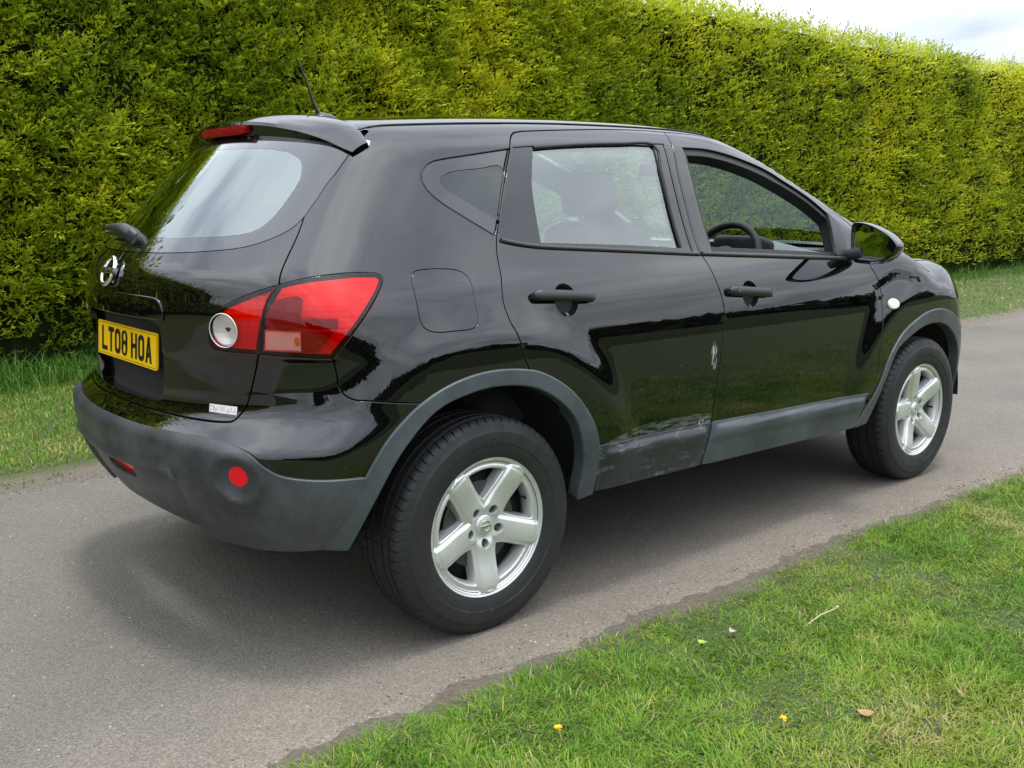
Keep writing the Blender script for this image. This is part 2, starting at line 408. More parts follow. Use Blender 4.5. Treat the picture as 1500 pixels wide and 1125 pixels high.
# ---- surface materials
def mat_road():
    m, t, b, o = new_mat('old_tarmac')
    tcn = N(t, 'ShaderNodeTexCoord')
    def noise(scale, det, rough=.6, vec=None):
        n = N(t, 'ShaderNodeTexNoise'); n.inputs['Scale'].default_value = scale; n.inputs['Detail'].default_value = det; n.inputs['Roughness'].default_value = rough
        L(t, vec or tcn.outputs['Object'], n.inputs['Vector']); return n.outputs[0]
    big = noise(.9, 6)
    fine = noise(150, 3, .7)
    v = N(t, 'ShaderNodeTexVoronoi'); v.inputs['Scale'].default_value = 210; L(t, tcn.outputs['Object'], v.inputs['Vector'])
    r1 = N(t, 'ShaderNodeValToRGB')
    r1.color_ramp.elements[0].position = .30; r1.color_ramp.elements[0].color = (.120, .113, .098, 1)
    r1.color_ramp.elements[1].position = .72; r1.color_ramp.elements[1].color = (.176, .157, .132, 1)
    L(t, big, r1.inputs[0])
    # dust washed towards the right-hand edge of the lane
    sp = N(t, 'ShaderNodeSeparateXYZ'); L(t, tcn.outputs['Object'], sp.inputs[0])
    ed = N(t, 'ShaderNodeMapRange'); ed.inputs[1].default_value = -.55; ed.inputs[2].default_value = -1.12; ed.inputs[4].default_value = .75
    L(t, sp.outputs[1], ed.inputs[0])
    dm = gmath(t, 'MULTIPLY', ed.outputs[0], noise(3.5, 6))
    m0 = N(t, 'ShaderNodeMixRGB'); m0.inputs[2].default_value = (.255, .205, .160, 1); L(t, dm, m0.inputs[0]); L(t, r1.outputs[0], m0.inputs[1])
    # aggregate: light and dark chippings
    sc_ = N(t, 'ShaderNodeSeparateColor'); L(t, v.outputs['Color'], sc_.inputs[0])
    mr = N(t, 'ShaderNodeMapRange'); mr.inputs[3].default_value = .74; mr.inputs[4].default_value = 1.26; L(t, sc_.outputs[0], mr.inputs[0])
    m1 = N(t, 'ShaderNodeMixRGB', blend_type='MULTIPLY'); m1.inputs[0].default_value = 1; L(t, m0.outputs[0], m1.inputs[1]); L(t, mr.outputs[0], m1.inputs[2])
    mr2 = N(t, 'ShaderNodeMapRange'); mr2.inputs[1].default_value = .3; mr2.inputs[2].default_value = .7; mr2.inputs[3].default_value = .75; mr2.inputs[4].default_value = 1.25; L(t, fine, mr2.inputs[0])
    m2 = N(t, 'ShaderNodeMixRGB', blend_type='MULTIPLY'); m2.inputs[0].default_value = 1; L(t, m1.outputs[0], m2.inputs[1]); L(t, mr2.outputs[0], m2.inputs[2])
    w = N(t, 'ShaderNodeMapRange'); w.inputs[1].default_value = .9985; w.inputs[2].default_value = .9995; L(t, sc_.outputs[1], w.inputs[0])
    m3 = N(t, 'ShaderNodeMixRGB'); m3.inputs[2].default_value = (.55, .52, .47, 1); L(t, w.outputs[0], m3.inputs[0]); L(t, m2.outputs[0], m3.inputs[1])
    L(t, m3.outputs[0], b.inputs['Base Color'])
    b.inputs['Roughness'].default_value = .9; b.inputs['Specular IOR Level'].default_value = .25
    h = gmath(t, 'ADD', gmath(t, 'MULTIPLY', v.outputs['Distance'], -1.0), gmath(t, 'MULTIPLY', fine, .6))
    bp = N(t, 'ShaderNodeBump'); bp.inputs['Strength'].default_value = .8; bp.inputs['Distance'].default_value = .003
    L(t, h, bp.inputs['Height']); L(t, bp.outputs[0], b.inputs['Normal'])
    return m
def mat_soil():
    m, t, b, o = new_mat('verge_soil')
    tcn = N(t, 'ShaderNodeTexCoord')
    n = N(t, 'ShaderNodeTexNoise'); n.inputs['Scale'].default_value = 75; n.inputs['Detail'].default_value = 8; n.inputs['Roughness'].default_value = .8
    L(t, tcn.outputs['Object'], n.inputs['Vector'])
    r = N(t, 'ShaderNodeValToRGB'); r.color_ramp.elements[0].position = .32; r.color_ramp.elements[0].color = (.050, .042, .033, 1)
    r.color_ramp.elements[1].position = .72; r.color_ramp.elements[1].color = (.250, .205, .160, 1)
    L(t, n.outputs[0], r.inputs[0]); b.inputs['Roughness'].default_value = .95
    r2_ = N(t, 'ShaderNodeValToRGB'); r2_.color_ramp.elements[0].position = .3; r2_.color_ramp.elements[0].color = (.032, .050, .012, 1)
    r2_.color_ramp.elements[1].position = .7; r2_.color_ramp.elements[1].color = (.095, .115, .032, 1); L(t, n.outputs[0], r2_.inputs[0])
    at = N(t, 'ShaderNodeAttribute'); at.attribute_name = 'turf'; mt = N(t, 'ShaderNodeMixRGB')
    L(t, at.outputs['Fac'], mt.inputs[0]); L(t, r.outputs[0], mt.inputs[1]); L(t, r2_.outputs[0], mt.inputs[2]); L(t, mt.outputs[0], b.inputs['Base Color'])
    bp = N(t, 'ShaderNodeBump'); bp.inputs['Strength'].default_value = 1; bp.inputs['Distance'].default_value = .008
    L(t, n.outputs[0], bp.inputs['Height']); L(t, bp.outputs[0], b.inputs['Normal'])
    return m
def mat_turf():
    m, t, b, o = new_mat('turf')
    tcn = N(t, 'ShaderNodeTexCoord')
    n = N(t, 'ShaderNodeTexNoise'); n.inputs['Scale'].default_value = 1.3; n.inputs['Detail'].default_value = 9; n.inputs['Roughness'].default_value = .7
    f = N(t, 'ShaderNodeTexNoise'); f.inputs['Scale'].default_value = 55; f.inputs['Detail'].default_value = 5; f.inputs['Roughness'].default_value = .7
    L(t, tcn.outputs['Object'], n.inputs['Vector']); L(t, tcn.outputs['Object'], f.inputs['Vector'])
    r = N(t, 'ShaderNodeValToRGB'); r.color_ramp.elements[0].position = .35; r.color_ramp.elements[0].color = (.016, .027, .006, 1)
    r.color_ramp.elements[1].position = .68; r.color_ramp.elements[1].color = (.036, .048, .010, 1)
    L(t, n.outputs[0], r.inputs[0])
    mr = N(t, 'ShaderNodeMapRange'); mr.inputs[1].default_value = .3; mr.inputs[2].default_value = .7; mr.inputs[3].default_value = .5; mr.inputs[4].default_value = 1.35; L(t, f.outputs[0], mr.inputs[0])
    mm = N(t, 'ShaderNodeMixRGB', blend_type='MULTIPLY'); mm.inputs[0].default_value = 1; L(t, r.outputs[0], mm.inputs[1]); L(t, mr.outputs[0], mm.inputs[2])
    L(t, mm.outputs[0], b.inputs['Base Color']); b.inputs['Roughness'].default_value = .9; b.inputs['Specular IOR Level'].default_value = .15
    bp = N(t, 'ShaderNodeBump'); bp.inputs['Strength'].default_value = .8; bp.inputs['Distance'].default_value = .02
    L(t, f.outputs[0], bp.inputs['Height']); L(t, bp.outputs[0], b.inputs['Normal'])
    return m
def mat_leaf(name, stops, trans=.3, rough=.55, tip=None):
    """foliage: colour by the leaf's own tint (attribute), some light passing through; tip = colour of the new growth"""
    m, t, b, o = new_mat(name)
    a = N(t, 'ShaderNodeAttribute'); a.attribute_name = 'tint'
    r = N(t, 'ShaderNodeValToRGB'); el = r.color_ramp.elements
    el[0].position = stops[0][0]; el[0].color = (*stops[0][1], 1); el[1].position = stops[-1][0]; el[1].color = (*stops[-1][1], 1)
    for p, c in stops[1:-1]:
        q = el.new(p); q.color = (*c, 1)
    L(t, a.outputs['Fac'], r.inputs[0])
    colr = r.outputs[0]
    if tip:
        a2 = N(t, 'ShaderNodeAttribute'); a2.attribute_name = 'tip'
        mt = N(t, 'ShaderNodeMixRGB'); mt.inputs[2].default_value = (*tip, 1)
        L(t, a2.outputs['Fac'], mt.inputs[0]); L(t, colr, mt.inputs[1]); colr = mt.outputs[0]
    L(t, colr, b.inputs['Base Color']); b.inputs['Roughness'].default_value = rough; b.inputs['Specular IOR Level'].default_value = .15
    tr = N(t, 'ShaderNodeBsdfTranslucent'); L(t, colr, tr.inputs[0])
    ms = N(t, 'ShaderNodeMixShader'); ms.inputs[0].default_value = trans
    L(t, b.outputs[0], ms.inputs[1]); L(t, tr.outputs[0], ms.inputs[2]); L(t, ms.outputs[0], o.inputs[0])
    return m
M['road'] = mat_road(); M['soil'] = mat_soil(); M['turf'] = mat_turf()
M['grass'] = mat_leaf('grass_blades', [(0, (.065, .165, .014)), (.40, (.135, .265, .024)), (.70, (.235, .320, .036)), (.90, (.32, .31, .08)), (1, (.46, .38, .20))], .30, .5)
M['long_grass'] = mat_leaf('long_grass_blades', [(0, (.035, .10, .012)), (.6, (.085, .19, .025)), (1, (.16, .24, .06))], .30, .45)
M['conifer'] = mat_leaf('golden_conifer_foliage', [(0, (.070, .145, .009)), (.45, (.25, .35, .011)), (.8, (.48, .53, .017)), (1, (.70, .66, .024))], .42, .55, tip=(.80, .84, .075))
M['twig'] = pmat('brown_twigs', (.030, .022, .014), .9)
M['hedge_core'] = pmat('shade_dark_growth', (.012, .016, .005), .95, spec=.05, bump=1, bscale=40, var=.4, vscale=9)  # near-black colour stands in for the shade deep between the sprays

# ---- ground, road, verges
NEAR_E = lambda x: -1.165 + .035 * vnoise(x * .9, x * 0, 3) + .028 * vnoise(x * 5.3, x * 0, 4)      # grass edge, camera side
FAR_E = lambda x: 1.78 + .05 * vnoise(x * .8, x * 0, 5) + .03 * vnoise(x * 6.1, x * 0, 6)            # grass edge, hedge side
g = grid_mesh('ground', np.linspace(-400, 600, 41), np.linspace(-500, 500, 41), lambda X, Y: 0 * X - .03, M['turf'])
tag(g, kind='structure')
rd = grid_mesh('road', np.linspace(-80, 220, 601), np.linspace(-1.30, 2.0, 12), lambda X, Y: 0 * X - .0015 * np.abs(Y - .3), M['road'])
tag(rd, kind='structure')
def verge(name, xs, e_f, outward, width, mat_edge, rise):
    ts = np.concatenate([np.linspace(0, .35, 15), np.linspace(.4, 1, 7)[0:], np.linspace(1.3, width, 10)])
    X, T = np.meshgrid(xs, ts, indexing='ij')
    lip = .085 + .060 * vnoise(X * 3.1, X * 0, 11 + int(outward)) + .05 * vnoise(X * 14, X * 0, 12, 4, .7)     # ragged spill of soil over the tarmac
    Y = e_f(X) + outward * (T - lip * np.exp(-T * 9))
    Z = -.010 + .030 * (1 - np.exp(-T * 16)) + rise * (1 - np.exp(-T * 2)) + .010 * vnoise(X * 4, Y * 4, 13) * np.minimum(T * 6, 1) + .003 * vnoise(X * 23, Y * 23, 14)
    V = np.stack([X, Y, Z], -1).reshape(-1, 3); n, m_ = X.shape
    i, j = np.meshgrid(np.arange(n - 1), np.arange(m_ - 1), indexing='ij'); a = (i * m_ + j).ravel(); b = a + m_; c = b + 1; d = a + 1
    F3 = np.concatenate([np.stack([a, b, c], 1), np.stack([a, c, d], 1)])
    o = big_mesh(name, V, F3, M['soil'], smooth=True, attrs={'turf': np.clip((T - lip * .3 - (.02 if outward < 0 else .09) + .05 * vnoise(X * 9, Y * 9, 15)) / .10, 0, 1).ravel()}); tag(o, kind='structure')
    return o
XV = np.concatenate([np.linspace(-12, -1.6, 60), np.linspace(-1.55, 8, 900), np.linspace(8.1, 40, 300), np.linspace(42, 220, 60)])
verge('verge_ground', XV, NEAR_E, -1, 6, None, .02)
verge('verge_ground', XV, FAR_E, 1, 4, None, .03)
def ground_z(X, Y):
    T = np.where(Y < 0, NEAR_E(X) - Y, Y - FAR_E(X)); T = np.maximum(T, 0); rise = np.where(Y < 0, .02, .03)
    return -.010 + .030 * (1 - np.exp(-T * 16)) + rise * (1 - np.exp(-T * 2)) + .010 * vnoise(X * 4, Y * 4, 13) * np.minimum(T * 6, 1) + .003 * vnoise(X * 23, Y * 23, 14)

def blades(name, X, Y, Lh, wid, mat, lean=.55, zf=ground_z, tint=None, curl=.5, comb=0):
    n = len(X); Z = zf(X, Y) - .004
    az = RNG.uniform(0, 2 * np.pi, n)
    if comb: az = np.where(RNG.random(n) < comb, vnoise(X * 7, Y * 7, 91, 2) * 7 + RNG.normal(0, .5, n), az)
    ln = np.abs(RNG.normal(lean, .35, n)); ln = np.clip(ln, .02, 1.35)
    D = np.stack([np.cos(az) * np.sin(ln), np.sin(az) * np.sin(ln), np.cos(ln)], 1)
    ln2 = np.clip(ln + curl * RNG.uniform(.3, 1.3, n), 0, 1.9)
    D2 = np.stack([np.cos(az) * np.sin(ln2), np.sin(az) * np.sin(ln2), np.cos(ln2)], 1)
    tw = az + np.pi / 2 + RNG.normal(0, .5, n); S = np.stack([np.cos(tw), np.sin(tw), 0 * tw], 1)
    P0 = np.stack([X, Y, Z], 1); P1 = P0 + D * (Lh * .55)[:, None]; P2 = P1 + D2 * (Lh * .45)[:, None]
    w = wid[:, None] * S
    V = np.stack([P0 - w * .5, P0 + w * .5, P1 + w * .42, P1 - w * .42, P2], 1).reshape(-1, 3)
    base = np.arange(n) * 5
    F3 = np.concatenate([np.stack([base, base + 1, base + 2], 1), np.stack([base, base + 2, base + 3], 1), np.stack([base + 3, base + 2, base + 4], 1)])
    if tint is None: tint = RNG.beta(2, 2.6, n)
    o = big_mesh(name, V, F3, mat, attrs={'tint': np.repeat(tint, 5)})
    return o
def turf_tint(X, Y, n):
    t = .44 + .55 * vnoise(X * 1.8, Y * 1.8, 21) + .34 * vnoise(X * 6, Y * 6, 22) + RNG.normal(0, .15, n)
    t = np.where(RNG.random(n) < .09, RNG.uniform(.85, 1, n), t)
    return np.clip(t, 0, 1)
def scatter_near(n, x0, x1, y0, y1, ref, pw):
    """more blades near a point, thinning out with distance"""
    X = []; Y = []
    got = 0
    while got < n:
        x = RNG.uniform(x0, x1, n); y = RNG.uniform(y0, y1, n)
        d = np.hypot(x - ref[0], y - ref[1]); k = RNG.random(n) < np.minimum(1, (1.5 / d) ** pw)
        X.append(x[k]); Y.append(y[k]); got += k.sum()
    return np.concatenate(X)[:n], np.concatenate(Y)[:n]
# camera-side verge
X, Y = scatter_near(200000, -1.2, 4.2, -2.7, -1.10, (-.6, -1.5), 1.0)
x2, y2 = scatter_near(110000, 1.5, 12, -3.6, -1.10, (2.5, -1.4), .8); X = np.r_[X, x2]; Y = np.r_[Y, y2]
k = Y < NEAR_E(X) + RNG.normal(0, .018, len(X)) - .005
bare = vnoise(X * 3.3, Y * 3.3, 31) + .4 * vnoise(X * 11, Y * 11, 32)
k &= (bare < .5) | (RNG.random(len(X)) < .5)
X, Y = X[k], Y[k]
lush = np.clip(.75 + .7 * vnoise(X * 2.2, Y * 2.2, 33), .3, 1.3)
o = blades('grass', X, Y, RNG.uniform(.022, .075, len(X)) * lush, RNG.uniform(.0016, .0040, len(X)) * (1 + .12 * np.clip(X - 1, 0, 9)), M['grass'], .95, tint=turf_tint(X, Y, len(X)), curl=.8, comb=.6)
tag(o, 'short green lawn grass on the verge beside the lane', 'grass', kind='stuff')
X = RNG.uniform(9, 70, 30000) ** 1.0; Y = RNG.uniform(-6, -1.15, 30000); k = Y < NEAR_E(X); X, Y = X[k], Y[k]
o = blades('grass', X, Y, RNG.uniform(.03, .07, len(X)), RNG.uniform(.004, .010, len(X)), M['grass'], .6, tint=turf_tint(X, Y, len(X)))
tag(o, 'distant lawn grass on the verge along the lane', 'grass', kind='stuff')
# hedge-side verge
X = np.concatenate([RNG.uniform(-2.2, 3, 70000), 3 + RNG.uniform(0, 1, 50000) ** 1.7 * 40]); Y = RNG.uniform(1.7, 4.9, len(X))
k = Y > FAR_E(X) + RNG.normal(0, .03, len(X)); bare = vnoise(X * 2.1, Y * 3.5, 41); k &= (Y > FAR_E(X) + .22) | (bare < .12)
X, Y = X[k], Y[k]
o = blades('grass', X, Y, RNG.uniform(.025, .055, len(X)), RNG.uniform(.0035, .007, len(X)) * np.where(X > 6, 1.8, 1), M['grass'], .65, tint=np.clip(turf_tint(X, Y, len(X)) + .12, 0, 1))
tag(o, 'mown yellowish green grass strip between lane and hedge', 'grass', kind='stuff')
# long grass at the foot of the hedge
X = np.concatenate([RNG.uniform(-2.2, 3, 9000), 3 + RNG.uniform(0, 1, 9000) ** 1.5 * 40]); Y = RNG.normal(4.45, .24, len(X))
cl = vnoise(X * 1.5, Y * 1.5, 51); k = cl > -.25; X, Y = X[k], Y[k]
o = blades('long_grass', X, Y, RNG.uniform(.12, .34, len(X)), RNG.uniform(.004, .009, len(X)), M['long_grass'], .45, curl=1.2)
tag(o, 'long dark green grass growing at the foot of the hedge', 'grass', kind='stuff')

# loose stones along the tarmac's edge
def stones(name, X, Y, S, zoff=0.0):
    n = len(X)
    base = np.array([(1, 0, 0), (-1, 0, 0), (0, 1, 0), (0, -1, 0), (0, 0, 1), (0, 0, -1)], float)
    fc = np.array([(0, 2, 4), (2, 1, 4), (1, 3, 4), (3, 0, 4), (2, 0, 5), (1, 2, 5), (3, 1, 5), (0, 3, 5)])
    V = base[None] * RNG.uniform(.6, 1.3, (n, 6, 1)) * S[:, None, None] * np.array([1, 1, .6])
    an = RNG.uniform(0, 6.28, n); c, s = np.cos(an)[:, None], np.sin(an)[:, None]
    V = np.stack([V[..., 0] * c - V[..., 1] * s, V[..., 0] * s + V[..., 1] * c, V[..., 2]], -1)
    V += np.stack([X, Y, ground_z(X, Y) + zoff + S * .2], 1)[:, None]
    F3 = (fc[None] + (np.arange(n) * 6)[:, None, None]).reshape(-1, 3)
    return big_mesh(name, V.reshape(-1, 3), F3, M['stone'], attrs={'tint': np.repeat(RNG.random(n), 6)})
M['stone'] = mat_leaf('loose_stones', [(0, (.07, .06, .05)), (.6, (.20, .17, .14)), (.9, (.30, .27, .24)), (1, (.5, .48, .45))], 0, .85)
X = RNG.uniform(-1.5, 7, 9000); Y = NEAR_E(X) + np.abs(RNG.normal(0, 1, len(X))) * .085 - .01
o = stones('gravel', X, Y, RNG.uniform(.0018, .006, len(X)), .006); tag(o, 'loose grit along the verge edge beside the near wheels', 'gravel', kind='stuff')
X = RNG.uniform(-2, 7, 2600); Y = FAR_E(X) + RNG.normal(-.03, .05, len(X))
o = stones('gravel', X, Y, RNG.uniform(.002, .007, len(X)), .006); tag(o, 'loose grit along the verge edge on the hedge side', 'gravel', kind='stuff')

# ---- hedge: clipped golden conifer
HY = lambda x: 4.62 + .010 * x
def hedge_face(x, z):
    """distance of the leaf surface from the face line: bulges towards the lane are negative"""
    return -.08 * vnoise(x * .55, z * .8, 61, 3) - .11 * np.maximum(vnoise(x * 2.3, z * 3.0, 62, 3), -.7) + .07 * np.clip(.7 - z, 0, .7) + .02 * z
HTOP = lambda x: 3.57 + .05 * vnoise(x * .7, x * 0, 63) + .04 * vnoise(x * 2.7, x * 0, 64) + .055 * np.clip(9 - x, 0, 11) * .25
hedge = empty('hedge', (8, 5.4, 0))
hedge['label'] = 'tall clipped golden green conifer hedge running along the lane'; hedge['category'] = 'hedge'
def local(o):
    o.location = -Vector(hedge.location); return o
xs = np.concatenate([np.linspace(-90, -9.2, 120), np.linspace(-9, 24, 331), np.linspace(24.3, 120, 200)])
prof = [(0.14, 0.0), (.12, .15), (.12, .4)] + [(.12, z) for z in np.linspace(.6, 3.2, 27)] + [(.16, 3.38), (.28, 3.48), (.6, 3.51), (1.3, 3.51), (1.6, 3.2), (1.62, 0)]
Xg = np.repeat(xs[:, None], len(prof), 1); D0 = np.array([p[0] for p in prof])[None]; Zg = np.array([p[1] for p in prof])[None] + 0 * Xg
Zg = np.where(Zg > 3.1, Zg - 3.57 + HTOP(Xg), Zg)
Yg = HY(Xg) + D0 + np.where(D0 < .2, hedge_face(Xg, Zg), 0)
n, m_ = Xg.shape; i, j = np.meshgrid(np.arange(n - 1), np.arange(m_ - 1), indexing='ij'); a = (i * m_ + j).ravel(); b_ = a + m_; c_ = b_ + 1; d_ = a + 1
local(big_mesh('shaded_core', np.stack([Xg, Yg, Zg], -1).reshape(-1, 3), np.concatenate([np.stack([a, c_, b_], 1), np.stack([a, d_, c_], 1)]), M['hedge_core'], hedge, smooth=True))  # core sheet behind the foliage, coloured dark so gaps look shaded

def spray_proto(nb, seed):
    """one flattened feathery spray: stem along +x, branchlets in the xy plane, drooping a little"""
    rg = np.random.default_rng(seed); V = []; Fc = []; T = []
    def leaf(p, d, ln, w, t0, t1):
        d = d / np.linalg.norm(d); s = np.cross(d, [0, 0, 1.]); s /= np.linalg.norm(s); nrm = np.cross(s, d)
        k = len(V); tl = rg.normal(0, .35); s = s * math.cos(tl) + nrm * math.sin(tl)
        V.extend([p, p + d * ln * .45 + s * w, p + d * ln, p + d * ln * .45 - s * w]); T.extend([t0, (t0 + t1) / 2, t1, (t0 + t1) / 2])
        Fc.extend([(k, k + 1, k + 2), (k, k + 2, k + 3)])
    p = np.zeros(3); d = np.array([1., 0, 0])
    for q in range(nb):
        f = q / (nb - 1); pos = np.array([.9 * f, .05 * math.sin(f * 3), -.14 * f * f + .05 * f])
        side = 1 if q % 2 else -1
        ln = (.52 - .36 * f) * rg.uniform(.75, 1.25); an = (.95 - .35 * f) * rg.uniform(.8, 1.2)
        dd = np.array([math.cos(an), side * math.sin(an), rg.normal(.06, .2)])
        leaf(pos, dd, ln, .055, f * .25, .25 + .5 * f)
        for u, sd in ((.35, 1), (.55, -1), (.78, 1)):
            a2 = an * side + sd * .55 * rg.uniform(.7, 1.3)
            leaf(pos + dd * ln * u, np.array([math.cos(a2), math.sin(a2), rg.normal(.05, .25)]), ln * .42 * rg.uniform(.7, 1.2), .036, .2 + .3 * f, .55 + .45 * f)
    leaf(np.array([.80, .03, -.07]), np.array([1, 0, .0]), .28, .05, .5, 1)
    return np.array(V), np.array(Fc), np.array(T)
def lay_sprays(name, X, Z, size, nb, depth, label=None):
    n = len(X); protos = [spray_proto(nb, 100 + s) for s in range(6)]
    Yf = HY(X) + hedge_face(X, Z) + depth
    topk = np.clip((Z - HTOP(X) + .22) / .22, 0, 1)
    # growth direction: out towards the lane, up, and a sideways lean shared by neighbours
    az = -np.pi / 2 + .30 + .75 * vnoise(X * 2.0, Z * 2.0, 71) * 1.4 + RNG.normal(0, .55, n)
    el = .62 + .45 * vnoise(X * 2.3, Z * 2.3, 72) + RNG.normal(0, .36, n) + topk * .55
    d = np.stack([np.cos(az) * np.cos(el), np.sin(az) * np.cos(el), np.sin(el)], 1)
    ref = np.stack([RNG.normal(0, .35, n), RNG.normal(-.25, .35, n), np.ones(n)], 1)
    s = np.cross(ref, d); s /= np.linalg.norm(s, axis=1, keepdims=True); u = np.cross(d, s)
    O = np.stack([X, Yf + topk * RNG.uniform(0, .35, n), Z], 1)
    Vs = []; Fs = []; Ts = []; Tp = []; off = 0
    gold = np.clip(.42 + .42 * vnoise(X * .8, Z * .9, 73) + .30 * vnoise(X * 3.2, Z * 3.2, 74) + RNG.normal(0, .17, n) + .10 * (Z / 3.6) + .012 * np.clip(X, 0, 12), 0, 1)
    which = RNG.integers(0, 6, n)
    for w in range(6):
        idx = np.where(which == w)[0]
        if not len(idx): continue
        V0, F0, T0 = protos[w]
        S = size[idx][:, None, None]
        P = O[idx][:, None] + S * (V0[None, :, 0:1] * d[idx][:, None] + V0[None, :, 1:2] * s[idx][:, None] + V0[None, :, 2:3] * u[idx][:, None])
        Vs.append(P.reshape(-1, 3)); Fs.append((F0[None] + (np.arange(len(idx)) * len(V0))[:, None, None]).reshape(-1, 3) + off); off += len(idx) * len(V0)
        Ts.append(np.repeat(gold[idx], len(V0))); Tp.append((T0[None] ** 2.0 * (.25 + .75 * gold[idx] ** 1.3)[:, None] * .95).ravel())
    o = local(big_mesh(name, np.concatenate(Vs), np.concatenate(Fs), M['conifer'], hedge, {'tint': np.concatenate(Ts), 'tip': np.concatenate(Tp)}))
    o['kind'] = 'stuff'; return o
def hedge_pts(n, x0, x1, pw=1.0):
    X = x0 + (x1 - x0) * RNG.uniform(0, 1, n) ** pw
    Z = .22 + (HTOP(X) - .20) * RNG.uniform(0, 1, n)
    low = (Z < .62) & (RNG.random(n) < .55)
    X, Z = X[~low], Z[~low]
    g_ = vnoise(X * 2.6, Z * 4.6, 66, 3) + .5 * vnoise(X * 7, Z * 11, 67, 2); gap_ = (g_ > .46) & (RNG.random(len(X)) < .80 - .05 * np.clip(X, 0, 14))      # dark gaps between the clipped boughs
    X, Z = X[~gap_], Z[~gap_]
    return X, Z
X, Z = hedge_pts(25000, -1.6, 6.5); lay_sprays('foliage', X, Z, RNG.uniform(.085, .185, len(X)), 6, RNG.uniform(-.03, .13, len(X)))
X, Z = hedge_pts(19000, 6.5, 22, 1.25); lay_sprays('foliage', X, Z, RNG.uniform(.11, .21, len(X)), 4, RNG.uniform(-.03, .12, len(X)))
X, Z = hedge_pts(6000, 22, 110, 1.4); lay_sprays('foliage', X, Z, RNG.uniform(.25, .50, len(X)), 3, RNG.uniform(-.05, .1, len(X)))
X, Z = hedge_pts(3000, -1.6, -80, 1.6); lay_sprays('foliage', X, Z, RNG.uniform(.4, .8, len(X)), 3, RNG.uniform(-.05, .1, len(X)))
X, Z = hedge_pts(1800, -8.5, -1.6); lay_sprays('foliage', X, Z, RNG.uniform(.18, .32, len(X)), 5, RNG.uniform(-.03, .1, len(X)))
# a fringe standing above the clipped top, with a few unclipped shoots
X = np.concatenate([RNG.uniform(-1, 9, 1600), RNG.uniform(9, 24, 1800)]); Z = HTOP(X) + RNG.uniform(-.14, .02, len(X))
lay_sprays('foliage', X, Z, RNG.uniform(.08, .16, len(X)), 5, RNG.uniform(0, .5, len(X)))
for (sx, sl, lean) in ((8.9, .17, .5), (10.9, .26, .55), (12.3, .20, .3), (14.6, .30, 1.0), (14.9, .22, .9), (16.2, .2, .4)):
    p = Vector((sx, float(HY(sx)) + .12, float(HTOP(np.array(sx))) - .04)) - Vector(hedge.location)
    dr = Vector((math.sin(lean), -.1, math.cos(lean)))
    V, Fc = tube_mesh([p, p + dr * sl * .5, p + dr * sl + Vector((.02, 0, .01))], [.006, .004, .002], 5)
    V = [Vector(v) for v in V]
    for q in range(14):
        f = .25 + .75 * q / 13; c0 = p + dr * sl * f; an = random.uniform(0, 6.28); ln = random.uniform(.03, .07)
        t_ = (dr * .8 + Vector((math.cos(an), math.sin(an), .3)) * .8).normalized(); s_ = t_.cross(Vector((0, 1, .2))).normalized() * .006
        k = len(V); V += [c0, c0 + t_ * ln * .5 + s_, c0 + t_ * ln, c0 + t_ * ln * .5 - s_]; Fc += [(k, k + 1, k + 2), (k, k + 2, k + 3)]
    sh_ = mesh_obj('shoot', V, Fc, 'conifer_shoot' if 'conifer_shoot' in M else None, hedge, smooth=False)
    if not sh_.data.materials:
        M['conifer_shoot'] = pmat('old_shoot', (.055, .065, .018), .8); sh_.data.materials.append(M['conifer_shoot'])

# ---- far tree belt across the field behind the photographer (seen mirrored in the doors)
def belt(name, y, x0, x1, h, label):
    X = RNG.uniform(x0, x1, 5200); Z = RNG.uniform(0, 1, 5200) ** .8
    top = h * (1 + .28 * vnoise(X * .06, X * 0, 81) + .12 * vnoise(X * .3, X * 0, 82))
    P = np.stack([X, y + RNG.normal(0, 1.6, len(X)), Z * top], 1); S = RNG.uniform(.7, 1.6, len(X))
    tri = RNG.normal(0, 1, (len(X), 4, 3)) * S[:, None, None] * .75
    V = (P[:, None] + tri).reshape(-1, 3); V[:, 2] = np.maximum(V[:, 2], -.02); b0 = np.arange(len(X)) * 4
    o = big_mesh(name, V, np.concatenate([np.stack([b0, b0 + 1, b0 + 2], 1), np.stack([b0, b0 + 2, b0 + 3], 1), np.stack([b0 + 1, b0 + 3, b0 + 2], 1)]), M['far_leaf'], attrs={'tint': np.repeat(RNG.random(len(X)), 4)})
    tag(o, label, 'trees', kind='stuff')
M['far_leaf'] = mat_leaf('far_tree_leaves', [(0, (.012, .022, .008)), (1, (.045, .070, .02))], .1, .8)
belt('distant_trees', -48, -70, 120, 6.0, 'distant belt of dark trees across the field')

